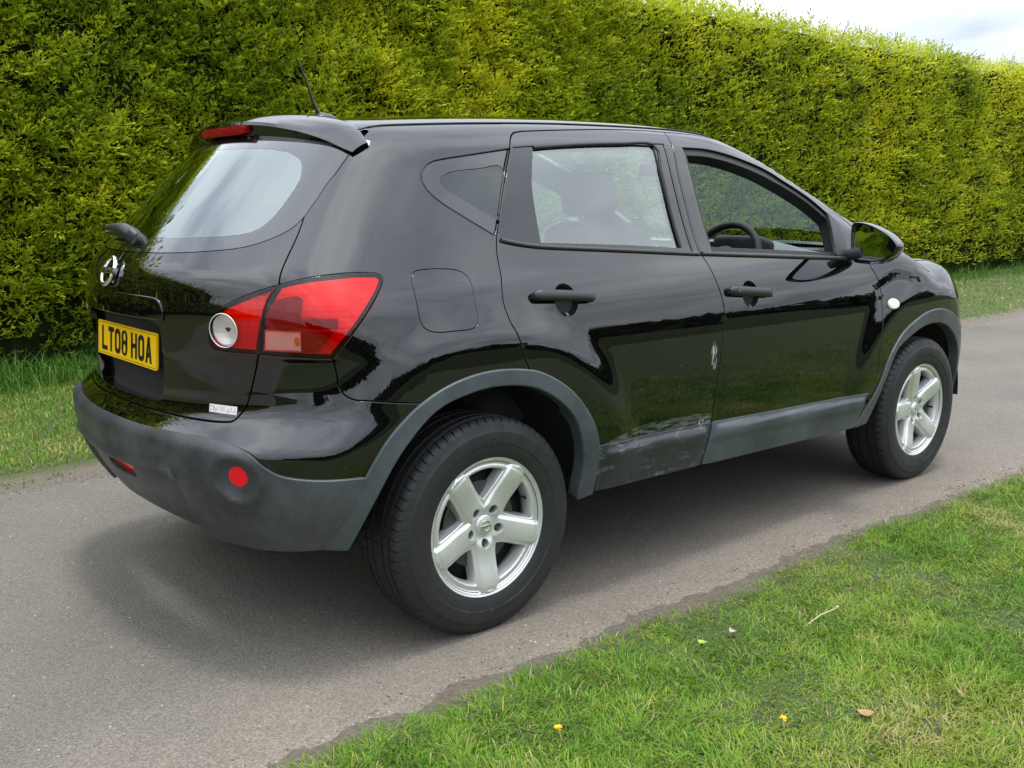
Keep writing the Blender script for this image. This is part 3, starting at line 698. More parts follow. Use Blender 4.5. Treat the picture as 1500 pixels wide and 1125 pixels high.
# ================================================================== CAR: body surface
# the outer skin is one smooth solid F(P)=0 blended from side, tail, roof, screen, bonnet and nose surfaces (metres,
# x forward from the rear axle, y to the left, z up); every panel is a trimmed piece of it.
class Spl:  # monotone-ish cubic hermite (finite-difference tangents), vectorised
    def __init__(s,xs,ys):
        s.x=np.array(xs,float);s.y=np.array(ys,float)
        h=np.diff(s.x);d=np.diff(s.y)/h
        m=np.zeros(len(xs));m[1:-1]=(d[:-1]*h[1:]+d[1:]*h[:-1])/(h[:-1]+h[1:]);m[0]=d[0];m[-1]=d[-1]
        s.m=m
    def __call__(s,q):
        q=np.asarray(q,float);i=np.clip(np.searchsorted(s.x,q)-1,0,len(s.x)-2)
        h=s.x[i+1]-s.x[i];t=(q-s.x[i])/h
        tc=np.clip(t,0,1)
        v=(2*tc**3-3*tc**2+1)*s.y[i]+(tc**3-2*tc**2+tc)*h*s.m[i]+(-2*tc**3+3*tc**2)*s.y[i+1]+(tc**3-tc**2)*h*s.m[i+1]
        return v+np.where(t<0,t*h*s.m[0],0)+np.where(t>1,(t-1)*h*s.m[-1],0)
def smax(a,b,k):
    h=np.maximum(k-np.abs(a-b),0)/k
    return np.maximum(a,b)+h**3*k/6
def smin(a,b,k): return -smax(-a,-b,k)
def sstep(a,b,x):
    t=np.clip((x-a)/(b-a),0,1);return t*t*t*(t*(t*6-15)+10)
# ---- design curves (metres) ----
WPROF=Spl([.20,.30,.42,.55,.70,.82,.92,1.00,1.06,1.12,1.20,1.35,1.50,1.62],
          [.835,.862,.880,.8875,.8890,.8870,.8812,.8665,.844,.812,.774,.711,.642,.580])
WPLAN=Spl([-.9,-.5,-.1,.5,1.1,1.7,2.3,2.8,3.4],[-.085,-.034,-.008,0,0,-.004,-.014,-.036,-.10])
WTOP=Spl([-.8,-.4,0,.5,1.0,1.5,2.0,2.5],[-.065,-.045,-.018,0,.006,.008,-.005,-.03]) # extra narrowing of the greenhouse
XREAR=Spl([.20,.28,.36,.44,.52,.60,.655,.69,.72,.80,.95,1.05,1.12,1.18,1.28,1.40,1.52,1.62],
          [.60,.67,.735,.785,.818,.832,.830,.800,.782,.782,.790,.792,.780,.733,.640,.520,.400,.300])
RCURV=Spl([.3,.6,.68,.74,1.05,1.25,1.5],[.24,.23,.24,.30,.345,.43,.49])
ZROOF=Spl([-.6,-.3,0,.4,.8,1.2,1.5,1.8],[1.540,1.578,1.603,1.624,1.633,1.630,1.617,1.59])
ZHOOD=Spl([1.6,2.2,2.5,2.8,3.05,3.25,3.4,3.5],[1.115,1.105,1.108,1.103,1.075,1.008,.92,.84])
def W(x,z):
    w=WPROF(z)+WPLAN(x)+WTOP(x)*sstep(1.0,1.5,z)
    for cx,ro in ((0.,.715),(2.63,.75)):
        r=np.hypot(x-cx,(z-.335))
        w=w+.022*(1-sstep(.555,ro,r))*sstep(.3,.6,z)
    w=w+.045*sstep(2.0,2.7,x)*sstep(.9,1.1,z)
    return w
def F(P):
    x=P[...,0];y=np.abs(P[...,1]);z=P[...,2]
    side=(y-W(x,z))*.95
    rear=(-x-(XREAR(z)-RCURV(z)*y**2-.08*y**4))*.85
    roof=z-(ZROOF(x)-.10*y**2-.12*y**4)
    ws=((x-1.722)*.44+(z-1.50)+.10*y**2)*.90
    hood=z-(ZHOOD(x)-.09*y**2-.10*y**4)
    front=(x-(3.47-.36*y**2-.25*y**4-.25*np.maximum(z-.75,0)**1.5))*.9
    bot=.24-z
    low=smax(smax(smax(side,rear,.22),smax(hood,front,.3),.16),bot,.05)
    cab=smax(smax(smax(roof,ws,.14),rear,.10),side,.14)
    cab=np.maximum(cab,np.maximum(x-2.75,.9-z))
    return smin(low,cab,.02)
def grad(P,h=1e-3):
    g=np.stack([F(P+h*e)-F(P-h*e) for e in np.eye(3)],-1)
    return g/np.linalg.norm(g,axis=-1,keepdims=True)
XC, XF, YC, RHO, ZU, RH2 = -.10, 2.75, .25, .58, 1.40, .30
A1 = XC - RHO * math.pi / 2; A0 = A1 - YC            # A0: rear centre line
B1 = XF + RHO * math.pi / 2; B0 = B1 + YC            # B0: front centre line
def rays_side(a, w):
    """walk round the car (a) and up (w): origin inside, direction outwards"""
    a = np.asarray(a, float); w = np.asarray(w, float)
    ox = np.clip(a, XC, XF)
    oy = np.where(a < A1, -(YC - (A1 - a)), np.where(a > B1, -(YC - (a - B1)), -YC))
    th = np.where(a < XC, -np.minimum((XC - a) / RHO, math.pi / 2), np.where(a > XF, np.minimum((a - XF) / RHO, math.pi / 2), 0))
    ph = np.clip((w - ZU) / RH2, 0, math.pi / 2)
    O = np.stack([ox, oy, np.minimum(w, ZU)], -1)
    D = np.stack([np.sin(th) * np.cos(ph), -np.cos(th) * np.cos(ph), np.sin(ph)], -1)
    return O, D
def rays_top(x, y):
    x = np.asarray(x, float); y = np.asarray(y, float)
    return np.stack([x, y, 0 * x + .5], -1), np.stack([0 * x, 0 * x, 0 * x + 1], -1)
def shoot(O, D, tmax=1.3, n=27):
    """outermost crossing of the skin along O+tD"""
    ts = np.linspace(tmax, 0, n)
    lo = np.zeros(len(O)); hi = np.full(len(O), tmax); found = np.zeros(len(O), bool)
    for k in range(1, n):
        idx = np.where(~found)[0]
        if not len(idx): break
        v = F(O[idx] + ts[k] * D[idx]) < 0
        h = idx[v]; lo[h] = ts[k]; hi[h] = ts[k - 1]; found[h] = True
    for _ in range(15):
        mid = (lo + hi) / 2; v = F(O + mid[:, None] * D) < 0
        lo = np.where(v, mid, lo); hi = np.where(v, hi, mid)
    return O + ((lo + hi) / 2)[:, None] * D
def skin_side(a, w): return shoot(*rays_side(a, w))
def skin_top(x, y): return shoot(*rays_top(x, y))
def to_aw(P):
    """3-D skin points -> (a, w)"""
    x, y, z = P[:, 0], np.abs(P[:, 1]), P[:, 2]
    a = np.where(x >= XC, np.where(x > XF, np.where(y <= YC, B1 + (YC - y), XF + RHO * np.arctan2(x - XF, np.maximum(y - YC, 1e-9))), x),
                 np.where(y <= YC, A1 - (YC - y), XC - RHO * np.arctan2(XC - x, np.maximum(y - YC, 1e-9))))
    ox = np.clip(x, XC, XF); oy = np.minimum(y, YC)
    d = np.hypot(x - ox, y - oy)
    w = np.where(z > ZU, ZU + RH2 * np.arctan2(z - ZU, d), z)
    return np.stack([a, w], 1)
def az(pts):
    """(a, height) -> (a, w)"""
    p = np.array(pts, float); k = p[:, 1] > ZU
    if k.any():
        O, D = rays_side(p[k, 0], np.full(k.sum(), ZU)); O[:, 2] = p[k, 1]
        p[k] = np.c_[p[k, 0], to_aw(shoot(O, D))[:, 1]]
    return p
def xz(pts):
    """side elevation (x, height) -> (a, w)"""
    p = np.array(pts, float); O = np.stack([p[:, 0], 0 * p[:, 0], p[:, 1]], 1); D = np.tile([0, -1., 0], (len(p), 1))
    return to_aw(shoot(O, D))
def yz(pts):
    """rear elevation (y, height) -> (a, w), tail only"""
    p = np.array(pts, float); O = np.stack([0 * p[:, 0], -np.abs(p[:, 0]), p[:, 1]], 1); D = np.tile([-1., 0, 0], (len(p), 1))
    return to_aw(shoot(O, D))
def xy_side(pts):
    """plan (x, y) on the roof or bonnet -> (a, w)"""
    p = np.array(pts, float); return to_aw(skin_top(p[:, 0], -np.abs(p[:, 1])))

def cr_curve(p, step=.010):
    """smooth curve through control points, resampled"""
    p = np.asarray(p, float)
    if len(p) < 3: q = p
    else:
        e = np.vstack([2 * p[0] - p[1], p, 2 * p[-1] - p[-2]]); q = []
        for i in range(1, len(e) - 2):
            d0 = np.linalg.norm(e[i + 1] - e[i]); n = max(2, int(d0 / step * 1.5))
            m1 = (e[i + 1] - e[i - 1]) / 2; m2 = (e[i + 2] - e[i]) / 2
            l1 = np.linalg.norm(m1); l2 = np.linalg.norm(m2)
            if l1 > d0 * 1.2: m1 = m1 * d0 * 1.2 / l1
            if l2 > d0 * 1.2: m2 = m2 * d0 * 1.2 / l2
            t = np.linspace(0, 1, n, endpoint=False)[:, None]
            q.append((2 * t**3 - 3 * t**2 + 1) * e[i] + (t**3 - 2 * t**2 + t) * m1 + (-2 * t**3 + 3 * t**2) * e[i + 1] + (t**3 - t**2) * m2)
        q = np.vstack(q + [p[-1:]])
    s = np.r_[0, np.cumsum(np.linalg.norm(np.diff(q, axis=0), axis=1))]
    k = max(1, int(round(s[-1] / step))); u = np.linspace(0, s[-1], k + 1)
    return np.stack([np.interp(u, s, q[:, 0]), np.interp(u, s, q[:, 1])], 1)
def loop(*curves, step=.010):
    """closed outline from smooth curves meeting at corners"""
    P = [cr_curve(c, step) for c in curves]; out_ = []
    for q in P:
        for v in q:
            if not out_ or np.linalg.norm(v - out_[-1]) > step * .25: out_.append(v)
    if np.linalg.norm(out_[0] - out_[-1]) < step * .25: out_.pop()
    return np.array(out_)
def closed(pts, step=.010):
    """closed smooth outline"""
    p = np.asarray(pts, float); q = cr_curve(np.vstack([p[-2:], p, p[:2]]), step)
    i0 = np.argmin(np.linalg.norm(q[:len(q) // 2] - p[0], axis=1)); i1 = len(q) // 2 + np.argmin(np.linalg.norm(q[len(q) // 2:] - p[0], axis=1))
    return q[i0:i1]
def circle(c, r, n=40, ry=None):
    t = np.linspace(0, 2 * math.pi, n, endpoint=False); return np.stack([c[0] + r * np.cos(t), c[1] + (ry or r) * np.sin(t)], 1)
def area(p): return .5 * np.sum(p[:, 0] * np.roll(p[:, 1], -1) - np.roll(p[:, 0], -1) * p[:, 1])
def offset(p, d):
    """move an outline outwards by d (inwards when negative)"""
    if area(p) < 0: p = p[::-1]
    e = np.roll(p, -1, 0) - p; e /= np.maximum(np.linalg.norm(e, axis=1, keepdims=True), 1e-9)
    n = np.stack([e[:, 1], -e[:, 0]], 1); m = n + np.roll(n, 1, 0); m /= np.maximum(np.linalg.norm(m, axis=1, keepdims=True), 1e-9)
    c = np.maximum((m * n).sum(1), .5)
    return p + m * (d / c)[:, None]
def inside(p, q):
    """which of q lie in the outline p"""
    x, y = q[:, 0], q[:, 1]; r = np.zeros(len(q), bool); a = p; b = np.roll(p, -1, 0)
    for i in range(len(p)):
        c = (a[i, 1] > y) != (b[i, 1] > y)
        if c.any(): r[c] ^= x[c] < (b[i, 0] - a[i, 0]) * (y[c] - a[i, 1]) / (b[i, 1] - a[i, 1]) + a[i, 0]
    return r
def near_outline(polys, q, d):
    B = np.vstack(polys); r = np.zeros(len(q), bool)
    for i in range(0, len(q), 4000):
        s = q[i:i + 4000]; r[i:i + 4000] = (((s[:, None] - B[None])**2).sum(-1).min(1) < d * d)
    return r
def triangulate(outer, holes, grid):
    polys = [outer] + list(holes)
    lo = outer.min(0); hi = outer.max(0)
    gx, gy = np.meshgrid(np.arange(lo[0] + grid / 2, hi[0], grid), np.arange(lo[1] + grid / 2, hi[1], grid), indexing='ij')
    gx = gx + (np.arange(gy.shape[1]) % 2 * grid * .5)[None]
    q = np.stack([gx.ravel(), gy.ravel()], 1)
    k = inside(outer, q)
    for h in holes: k &= ~inside(h, q)
    q = q[k]; q = q[~near_outline(polys, q, grid * .45)]
    pts = []; edges = []
    for p in polys:
        s = len(pts); pts += [Vector(v) for v in p]; edges += [(s + i, s + (i + 1) % len(p)) for i in range(len(p))]
    pts += [Vector(v) for v in q]
    v2, _, tri, *_r = delaunay_2d_cdt(pts, edges, [], 0, 1e-7)
    v2 = np.array([tuple(v) for v in v2]); tri = np.array([t for t in tri if len(t) == 3])
    c = v2[tri].mean(1); k = inside(outer, c)
    for h in holes: k &= ~inside(h, c)
    tri = tri[k]
    A = v2[tri]; ar = (A[:, 1, 0] - A[:, 0, 0]) * (A[:, 2, 1] - A[:, 0, 1]) - (A[:, 2, 0] - A[:, 0, 0]) * (A[:, 1, 1] - A[:, 0, 1])
    tri[ar < 0] = tri[ar < 0][:, ::-1]
    tri = tri[np.abs(ar) > 1e-12]
    us = np.unique(tri); mp = -np.ones(len(v2), int); mp[us] = np.arange(len(us))
    return v2[us], mp[tri]
def panel(name, mat, outer, holes=(), parent=None, off=0.0, gap=.0032, edge=.0018, depth=.013, grid=.022, skin=None, mirror=None, hole_gap=None, rim=True):
    """a trimmed piece of the skin with rolled edges.  mirror: None, 'weld' (right half + left half as one piece)"""
    skin = skin or skin_side
    outer = offset(outer, -gap) if gap else outer
    if mirror == 'weld':
        ctr = A0 if outer[:, 0].min() < A0 + .1 else B0
        outer = outer.copy(); kk = np.abs(outer[:, 0] - ctr) < gap * 2.2 + 1e-4; outer[kk, 0] = ctr
    holes = [offset(h, gap if hole_gap is None else hole_gap) for h in holes]
    q, tri = triangulate(outer, holes, grid)
    var = callable(off)
    def S(u):
        P = skin(u[:, 0], u[:, 1]); n = grad(P)
        return P + n * (off(u[:, 0], u[:, 1]) if var else off)[..., None] if var else P + n * off
    P = S(q); n0 = grad(P)
    if var:
        h = .004; da = S(q + [h, 0]) - S(q - [h, 0]); dz = S(q + [0, h]) - S(q - [0, h]); nn = np.cross(da, dz); nn /= np.linalg.norm(nn, axis=1, keepdims=True)
        nn *= np.sign((nn * n0).sum(1, keepdims=True)); n0 = nn
    V = [P]; Nn = [n0]; Fc = [tuple(t) for t in tri]
    if rim:
        cnt = {}
        for t in tri:
            for i in range(3): e = (t[i], t[(i + 1) % 3]); cnt[e] = 1
        bd = [e for e in cnt if (e[1], e[0]) not in cnt]
        if mirror == 'weld': bd = [e for e in bd if not (abs(q[e[0], 0] - ctr) < 1e-6 and abs(q[e[1], 0] - ctr) < 1e-6)]
        acc = {}
        for i, j in bd:
            d = q[j] - q[i]; d = d / max(np.linalg.norm(d), 1e-9); nrm = np.array([d[1], -d[0]])
            for k in (i, j): acc[k] = acc.get(k, 0) + nrm
        ids = np.array(sorted(acc)); o2 = np.array([acc[k] for k in ids]); o2 /= np.maximum(np.linalg.norm(o2, axis=1, keepdims=True), 1e-9)
        T = S(q[ids] + o2 * .004) - P[ids]; nb = n0[ids]; T -= nb * (T * nb).sum(1, keepdims=True); T /= np.maximum(np.linalg.norm(T, axis=1, keepdims=True), 1e-9)
        if mirror == 'weld':
            cc = np.abs(q[ids, 0] - ctr) < 1e-6; T[cc, 1] = 0
        lut = {k: i for i, k in enumerate(ids)}; m = len(ids); b0 = len(P); s = .7071
        V += [P[ids] + T * edge * s - nb * edge * (1 - s), P[ids] + T * edge - nb * edge, P[ids] + T * edge - nb * (edge + depth)]
        Nn += [(nb + T) * s, T, T]
        for i, j in bd:
            a, b = lut[i], lut[j]
            Fc += [(j, i, b0 + a, b0 + b), (b0 + b, b0 + a, b0 + m + a, b0 + m + b), (b0 + m + b, b0 + m + a, b0 + 2 * m + a, b0 + 2 * m + b)]
    V = np.vstack(V); Nn = np.vstack(Nn); Nn /= np.maximum(np.linalg.norm(Nn, axis=1, keepdims=True), 1e-9)
    f0 = np.array(Fc[:len(tri)]); g_ = np.cross(V[f0[:, 1]] - V[f0[:, 0]], V[f0[:, 2]] - V[f0[:, 0]])
    if (g_ * Nn[f0[:, 0]]).sum() < 0: Fc = [f[::-1] for f in Fc]
    if mirror == 'weld':
        V[np.abs(V[:, 1]) < 1e-5, 1] = 0; mp = np.where(V[:, 1] == 0, np.arange(len(V)), np.arange(len(V)) + len(V))
        Fc = Fc + [tuple(mp[list(f)][::-1]) for f in Fc]
        V = np.vstack([V, V * [1, -1, 1]]); Nn = np.vstack([Nn, Nn * [1, -1, 1]])
    return mesh_obj(name, V, Fc, mat, parent, Nn)

# ================================================================== CAR: panels
car = empty('car')
car['label'] = 'black five door crossover car with scuffed rear door parked on the lane'; car['category'] = 'car'

# ---- feature lines of the right-hand side
rd_rear = [(.136, .817), (.112, .862), (.096, .925), (.080, .967), (.077, 1.032), (.098, 1.100), (.110, 1.160), (.132, 1.215), (.231, 1.393), (.288, 1.485), (.306, 1.515), (.335, 1.538), (.375, 1.546)]
rd_top = [(.375, 1.546), (.53, 1.556), (.761, 1.568), (.95, 1.574), (1.104, 1.573)]
mid = [(1.104, 1.573), (1.073, 1.480), (1.054, 1.400), (1.046, 1.270), (1.047, 1.139), (1.066, 1.100), (1.086, 1.025), (1.102, .958), (1.106, .915), (1.096, .821), (1.074, .679), (1.055, .584), (1.042, .505), (1.003, .359)]
fd_top = [(1.104, 1.573), (1.318, 1.566), (1.46, 1.546), (1.62, 1.500), (1.78, 1.433), (1.94, 1.346), (2.06, 1.268), (2.132, 1.214)]
fd_front = [(2.132, 1.214), (2.160, 1.180), (2.145, 1.110), (2.155, 1.036), (2.203, .960), (2.214, .874), (2.202, .777), (2.183, .665), (2.172, .560), (2.150, .500), (2.120, .470)]
arch_r = [(.437, .360), (.440, .45), (.437, .51), (.42, .574), (.385, .640), (.33, .705), (.27, .752), (.20, .790), (.136, .811), (.023, .824), (-.081, .818), (-.174, .795), (-.251, .761), (-.313, .719), (-.376, .661), (-.437, .575), (-.49, .47), (-.535, .375)]
arch_ri = [(.372, .352), (.374, .473), (.362, .548), (.33, .632), (.273, .694), (.195, .744), (.122, .770), (.014, .783), (-.089, .775), (-.195, .746), (-.272, .693), (-.348, .612), (-.412, .51), (-.470, .365)]
arch_f = [(2.075, .333), (2.186, .477), (2.256, .610), (2.316, .675), (2.386, .728), (2.487, .769), (2.607, .800), (2.736, .806), (2.85, .785), (2.945, .745), (3.02, .685), (3.075, .60), (3.10, .50), (3.105, .36)]
arch_fi = [(2.165, .340), (2.205, .43), (2.250, .545), (2.324, .652), (2.434, .706), (2.563, .742), (2.703, .750), (2.82, .727), (2.925, .668), (2.995, .590), (3.035, .49), (3.04, .36)]
arch_r_a, arch_ri_a, arch_f_a, arch_fi_a = xz(arch_r), xz(arch_ri), xz(arch_f), xz(arch_fi)
lamp_out = [(-.571, 1.102), (-.499, 1.120), (-.406, 1.128), (-.332, 1.124)]
lamp_tip = [(-.332, 1.124), (-.313, 1.112), (-.329, 1.077), (-.392, .986), (-.450, .907)]
lamp_bot = [(-.450, .907), (-.513, .909), (-.629, .9135)]
lamp_in_top = [(-.571, 1.102), (-.645, 1.076), (-.712, 1.045), (-.747, 1.018), (-.769, .976), (-.777, .935), (-.765, .917)]
lamp_in_bot = [(-.765, .917), (-.721, .915), (-.629, .9135)]
lamp_split = [(-.571, 1.102), (-.600, 1.047), (-.617, .972), (-.629, .9135)]
gate_up = [(-.539, 1.282), (-.549, 1.229), (-.566, 1.164), (-.572, 1.126), (-.571, 1.102)]
gate_low = [(-.629, .9135), (-.661, .805), (-.674, .765), (-.700, .728)]
gate_bot = [(-.700, .728), (-.713, .719), (-.789, .713), (-.963, .712), (A0, .716)]
glass_bot = [(A0, 1.174), (-.996, 1.177), (-.766, 1.191), (-.666, 1.209), (-.579, 1.245), (-.539, 1.282)]
glass_side = [(-.539, 1.282), (-.509, 1.325), (-.463, 1.383), (-.382, 1.457), (-.330, 1.492)]
bump_seam = [(-.450, .907), (-.442, .86), (-.439, .833), (-.430, .807), (-.406, .789), (-.374, .785)]
bump_line = [(A0, .668), (-1.08, .668), (-.910, .670), (-.794, .672), (-.700, .669), (-.650, .660), (-.620, .646), (-.590, .617), (-.560, .596), (-.50, .584)]
bump_bot = [(A0, .372), (-1.076, .366), (-.941, .358), (-.785, .347), (-.643, .352)]
def on_arch(x):       # height of the rear arch's rear half at x
    p = np.array(arch_r)[8:]; return float(np.interp(x, p[::-1, 0], p[::-1, 1]))
def cut(curve, lo=None, hi=None):
    c = cr_curve(curve, .01); k = np.ones(len(c), bool)
    if lo is not None: k &= c[:, 0] >= lo
    if hi is not None: k &= c[:, 0] <= hi
    return c[k]
# roof edge and screen edge in plan
ROOF_Y = Spl([-.26, 0, .5, 1.0, 1.4], [.525, .540, .548, .548, .540])
SCREEN_Y = Spl([1.40, 1.7, 2.0, 2.3, 2.47], [.540, .595, .648, .698, .724])
rx = np.linspace(-.215, 1.40, 40); roof_edge = np.stack([rx, ROOF_Y(rx)], 1)
sx_ = np.linspace(1.40, 2.47, 28); screen_edge = np.stack([sx_, SCREEN_Y(sx_)], 1)

# ---- rear quarter, pillars and roof rail: one pressing
quarter_window = [(.284, 1.487), (.145, 1.468), (.012, 1.449), (-.041, 1.436), (-.074, 1.408), (-.082, 1.384), (-.072, 1.352), (-.036, 1.316), (.030, 1.273), (.122, 1.217)]
a_seam = xz([(-.374 + .012, .785)]); fuel = closed(az([(-.223, 1.100), (-.204, 1.124), (-.130, 1.128), (-.054, 1.120), (-.024, 1.094), (-.027, 1.040), (-.034, .981), (-.060, .956), (-.120, .953), (-.185, .955), (-.218, .978), (-.223, 1.04)]))
ar_c = cr_curve(arch_r_a, .01)
i_door = np.argmin(np.abs(ar_c[:, 0] - .136) + 9 * (ar_c[:, 1] < .6)); i_seam = np.argmin(np.linalg.norm(ar_c - np.array([-.239, .763]), axis=1)); i_pl = np.argmin(np.linalg.norm(ar_c - xz([(-.437, .577)])[0], axis=1))
qw_loop = loop(az(quarter_window + [(.135, 1.232)])[:-1], az([(.122, 1.217), (.135, 1.232)]), az([(.135, 1.232), (.225, 1.395), (.278, 1.480)]))
side_loop = loop(ar_c[i_door:i_seam + 1][::-1], az(rd_rear), az(rd_top), az(fd_top), np.vstack([az([(2.132, 1.214), (2.175, 1.184), (2.30, 1.148), (2.40, 1.121)]), xy_side([(2.47, .724)])]),
                 xy_side(screen_edge[::-1]), xy_side(roof_edge[::-1]), np.vstack([xy_side([(-.215, .5248)]), az([(-.262, 1.530), (-.290, 1.515), (-.330, 1.492)])]), az(glass_side[::-1]), az(gate_up), az(lamp_out), az(lamp_tip), az(bump_seam),
                 np.vstack([az([(-.374, .785)]), ar_c[i_seam:i_seam + 1]]))
qp = panel('side_panel', 'paint', side_loop, [qw_loop, fuel], car, hole_gap=.0018)
qp2 = mirror_obj(qp)
ff = panel('fuel_flap', 'paint', fuel, (), car, gap=.0026, off=.0004, grid=.03)

# ---- doors
def with_arch_door():
    return loop(az(rd_rear), az(rd_top), az(mid), az([(1.003, .359), (.72, .362), (.437, .364)]), ar_c[np.argmin(np.abs(ar_c[:, 1] - .37)):i_door + 1])
rd_dlo = loop(az([(.135, 1.207), (.145, 1.233), (.240, 1.393), (.303, 1.492)]), az([(.303, 1.492), (.55, 1.510), (.80, 1.523), (1.044, 1.526)]), az([(1.044, 1.526), (1.022, 1.42), (1.012, 1.30), (1.012, 1.138)]), az([(1.012, 1.131), (.657, 1.155), (.40, 1.172), (.296, 1.180), (.19, 1.196), (.135, 1.207)]))
cup1, cup2 = circle((.330, 1.010), .050, ry=.052), circle((1.272, .970), .050, ry=.050)
rdoor = panel('rear_door', 'paint_worn', with_arch_door(), [rd_dlo, cup1], car, hole_gap=.0006)
fd_open = loop(az([(1.118, 1.132), (1.116, 1.30), (1.124, 1.42), (1.138, 1.516)]), az([(1.138, 1.516), (1.294, 1.512), (1.479, 1.480), (1.673, 1.422), (1.861, 1.337), (1.978, 1.262), (1.998, 1.240)]), az([(1.998, 1.240), (1.985, 1.170), (1.962, 1.080)]), az([(1.962, 1.080), (1.55, 1.106), (1.118, 1.132)]))
fa_c = cr_curve(arch_f_a, .01); i_fd = np.argmin(np.linalg.norm(fa_c - np.array([2.14, .42]), axis=1))
fdoor = panel('front_door', 'paint', loop(az(mid[::-1]), az(fd_top), az(fd_front), az([(2.120, .470), (2.085, .372)]), az([(2.085, .345), (1.6, .345), (1.003, .359)])), [fd_open, cup2], car, hole_gap=.0006)
for d, cup, hx, hz in ((rdoor, cup1, (.190, .442), (1.030, 1.010)), (fdoor, cup2, (1.138, 1.387), (.988, .966))):
    # finger cup behind the pull handle
    c = cup.mean(0)
    panel('handle_cup', 'blackgloss', offset(cup, .004), (), d, off=lambda a, w, c=c: -.030 * np.clip(1 - ((a - c[0])**2 + (w - c[1])**2) / .0030, 0, 1) - .0005, gap=0, rim=False, grid=.008)
    xs_ = np.linspace(hx[0], hx[1], 19); zs_ = np.linspace(hz[0], hz[1], 19) + .0
    P = skin_side(xs_, zs_); n_ = grad(P); V = []; Fc = []
    for i in range(19):
        f = i / 18; h = .0165 * min(1, (f * 18 + .45), ((1 - f) * 18 + .45)); out_d = .024 * (1 - .62 * abs(2 * f - 1)**8) ; th = .011
        up = Vector((0, 0, 1)); nn = Vector(n_[i]); t = nn.cross(up).normalized(); up = t.cross(nn).normalized()
        prof = [(-h, -.9), (-h, .55), (-h * .72, 1.0), (h * .72, 1.0), (h, .55), (h, -.9)]
        for (u, v) in prof: V.append(Vector(P[i]) + up * u + nn * (out_d + th * v - th * .2))
    k = 6
    for i in range(18):
        for j in range(k): Fc.append((i * k + j, i * k + (j + 1) % k, (i + 1) * k + (j + 1) % k, (i + 1) * k + j))
    Fc += [tuple(range(k))[::-1], tuple(range(18 * k, 19 * k))]
    hd = mesh_obj('handle', V, Fc, 'handle', d); by_angle(hd, 50)
lk = skin_side(np.array([1.165]), np.array([.985]))[0]; ln_ = grad(lk[None])[0]
tube('lock', [Vector(lk) + Vector(ln_) * .020, Vector(lk) + Vector(ln_) * .0335], .0075, 'steel', fdoor, 16)
# rear door glass, black surround, seals
rg_glass = loop(az([(.302, 1.190), (.322, 1.322), (.342, 1.394), (.388, 1.492)]), az([(.388, 1.492), (.60, 1.508), (.80, 1.518), (.985, 1.520)]), az([(.985, 1.520), (.966, 1.42), (.957, 1.30), (.956, 1.152)]), az([(.956, 1.152), (.657, 1.172), (.302, 1.190)]))
panel('window_surround', 'blackgloss', rd_dlo, [rg_glass], rdoor, off=-.0035, gap=.0006, hole_gap=0, edge=.001, depth=.012)
panel('window_glass', 'glass', offset(rg_glass, .004), (), rdoor, off=-.009, gap=0, rim=False, grid=.03)
def seal(name, pts, rad, parent, mat='rubber_seal', off=.002):
    q = cr_curve(az(pts), .03); P = skin_side(q[:, 0], q[:, 1]); n_ = grad(P); return tube(name, [Vector(v) for v in P + n_ * off], rad, mat, parent, 8)
seal('belt_seal', [(.14, 1.201), (.19, 1.190), (.296, 1.176), (.657, 1.152), (1.040, 1.126)], .0075, rdoor, 'plastic')
seal('belt_seal', [(1.055, 1.127), (1.5, 1.101), (1.985, 1.072)], .0085, fdoor, 'plastic')
seal('window_seal', [(.392, 1.494), (.60, 1.510), (.80, 1.520), (.990, 1.522), (.972, 1.43), (.960, 1.30), (.958, 1.155)], .0065, rdoor, off=-.004)
# front door: window wound down; deep black channel round the opening
panel('window_channel', 'rubber_seal', offset(fd_open, .001), [offset(fd_open, -.020)], fdoor, off=-.010, gap=0, edge=.003, depth=.045)
panel('mirror_sail', 'plastic', loop(az([(1.978, 1.262), (1.955, 1.17), (1.925, 1.088)]), az([(1.925, 1.088), (2.005, 1.083)]), az([(2.005, 1.083), (2.03, 1.15), (2.035, 1.215)]), az([(2.035, 1.215), (1.978, 1.262)])), (), fdoor, off=.004, gap=0, grid=.02)
# pillar tape
panel('pillar_trim', 'blackgloss', loop(az([(1.016, 1.140), (1.018, 1.30), (1.028, 1.42), (1.050, 1.522)]), az([(1.050, 1.522), (1.078, 1.520)]), az([(1.078, 1.520), (1.050, 1.40), (1.041, 1.27), (1.042, 1.142)]), az([(1.042, 1.142), (1.016, 1.140)])), (), rdoor, off=.0008, gap=0, edge=.0004, depth=.001, grid=.02)
panel('pillar_trim', 'blackgloss', loop(az([(1.056, 1.135), (1.055, 1.27), (1.062, 1.40), (1.086, 1.510)]), az([(1.086, 1.510), (1.128, 1.508)]), az([(1.128, 1.508), (1.114, 1.42), (1.106, 1.30), (1.108, 1.138)]), az([(1.108, 1.138), (1.056, 1.135)])), (), fdoor, off=.0008, gap=0, edge=.0004, depth=.001, grid=.02)
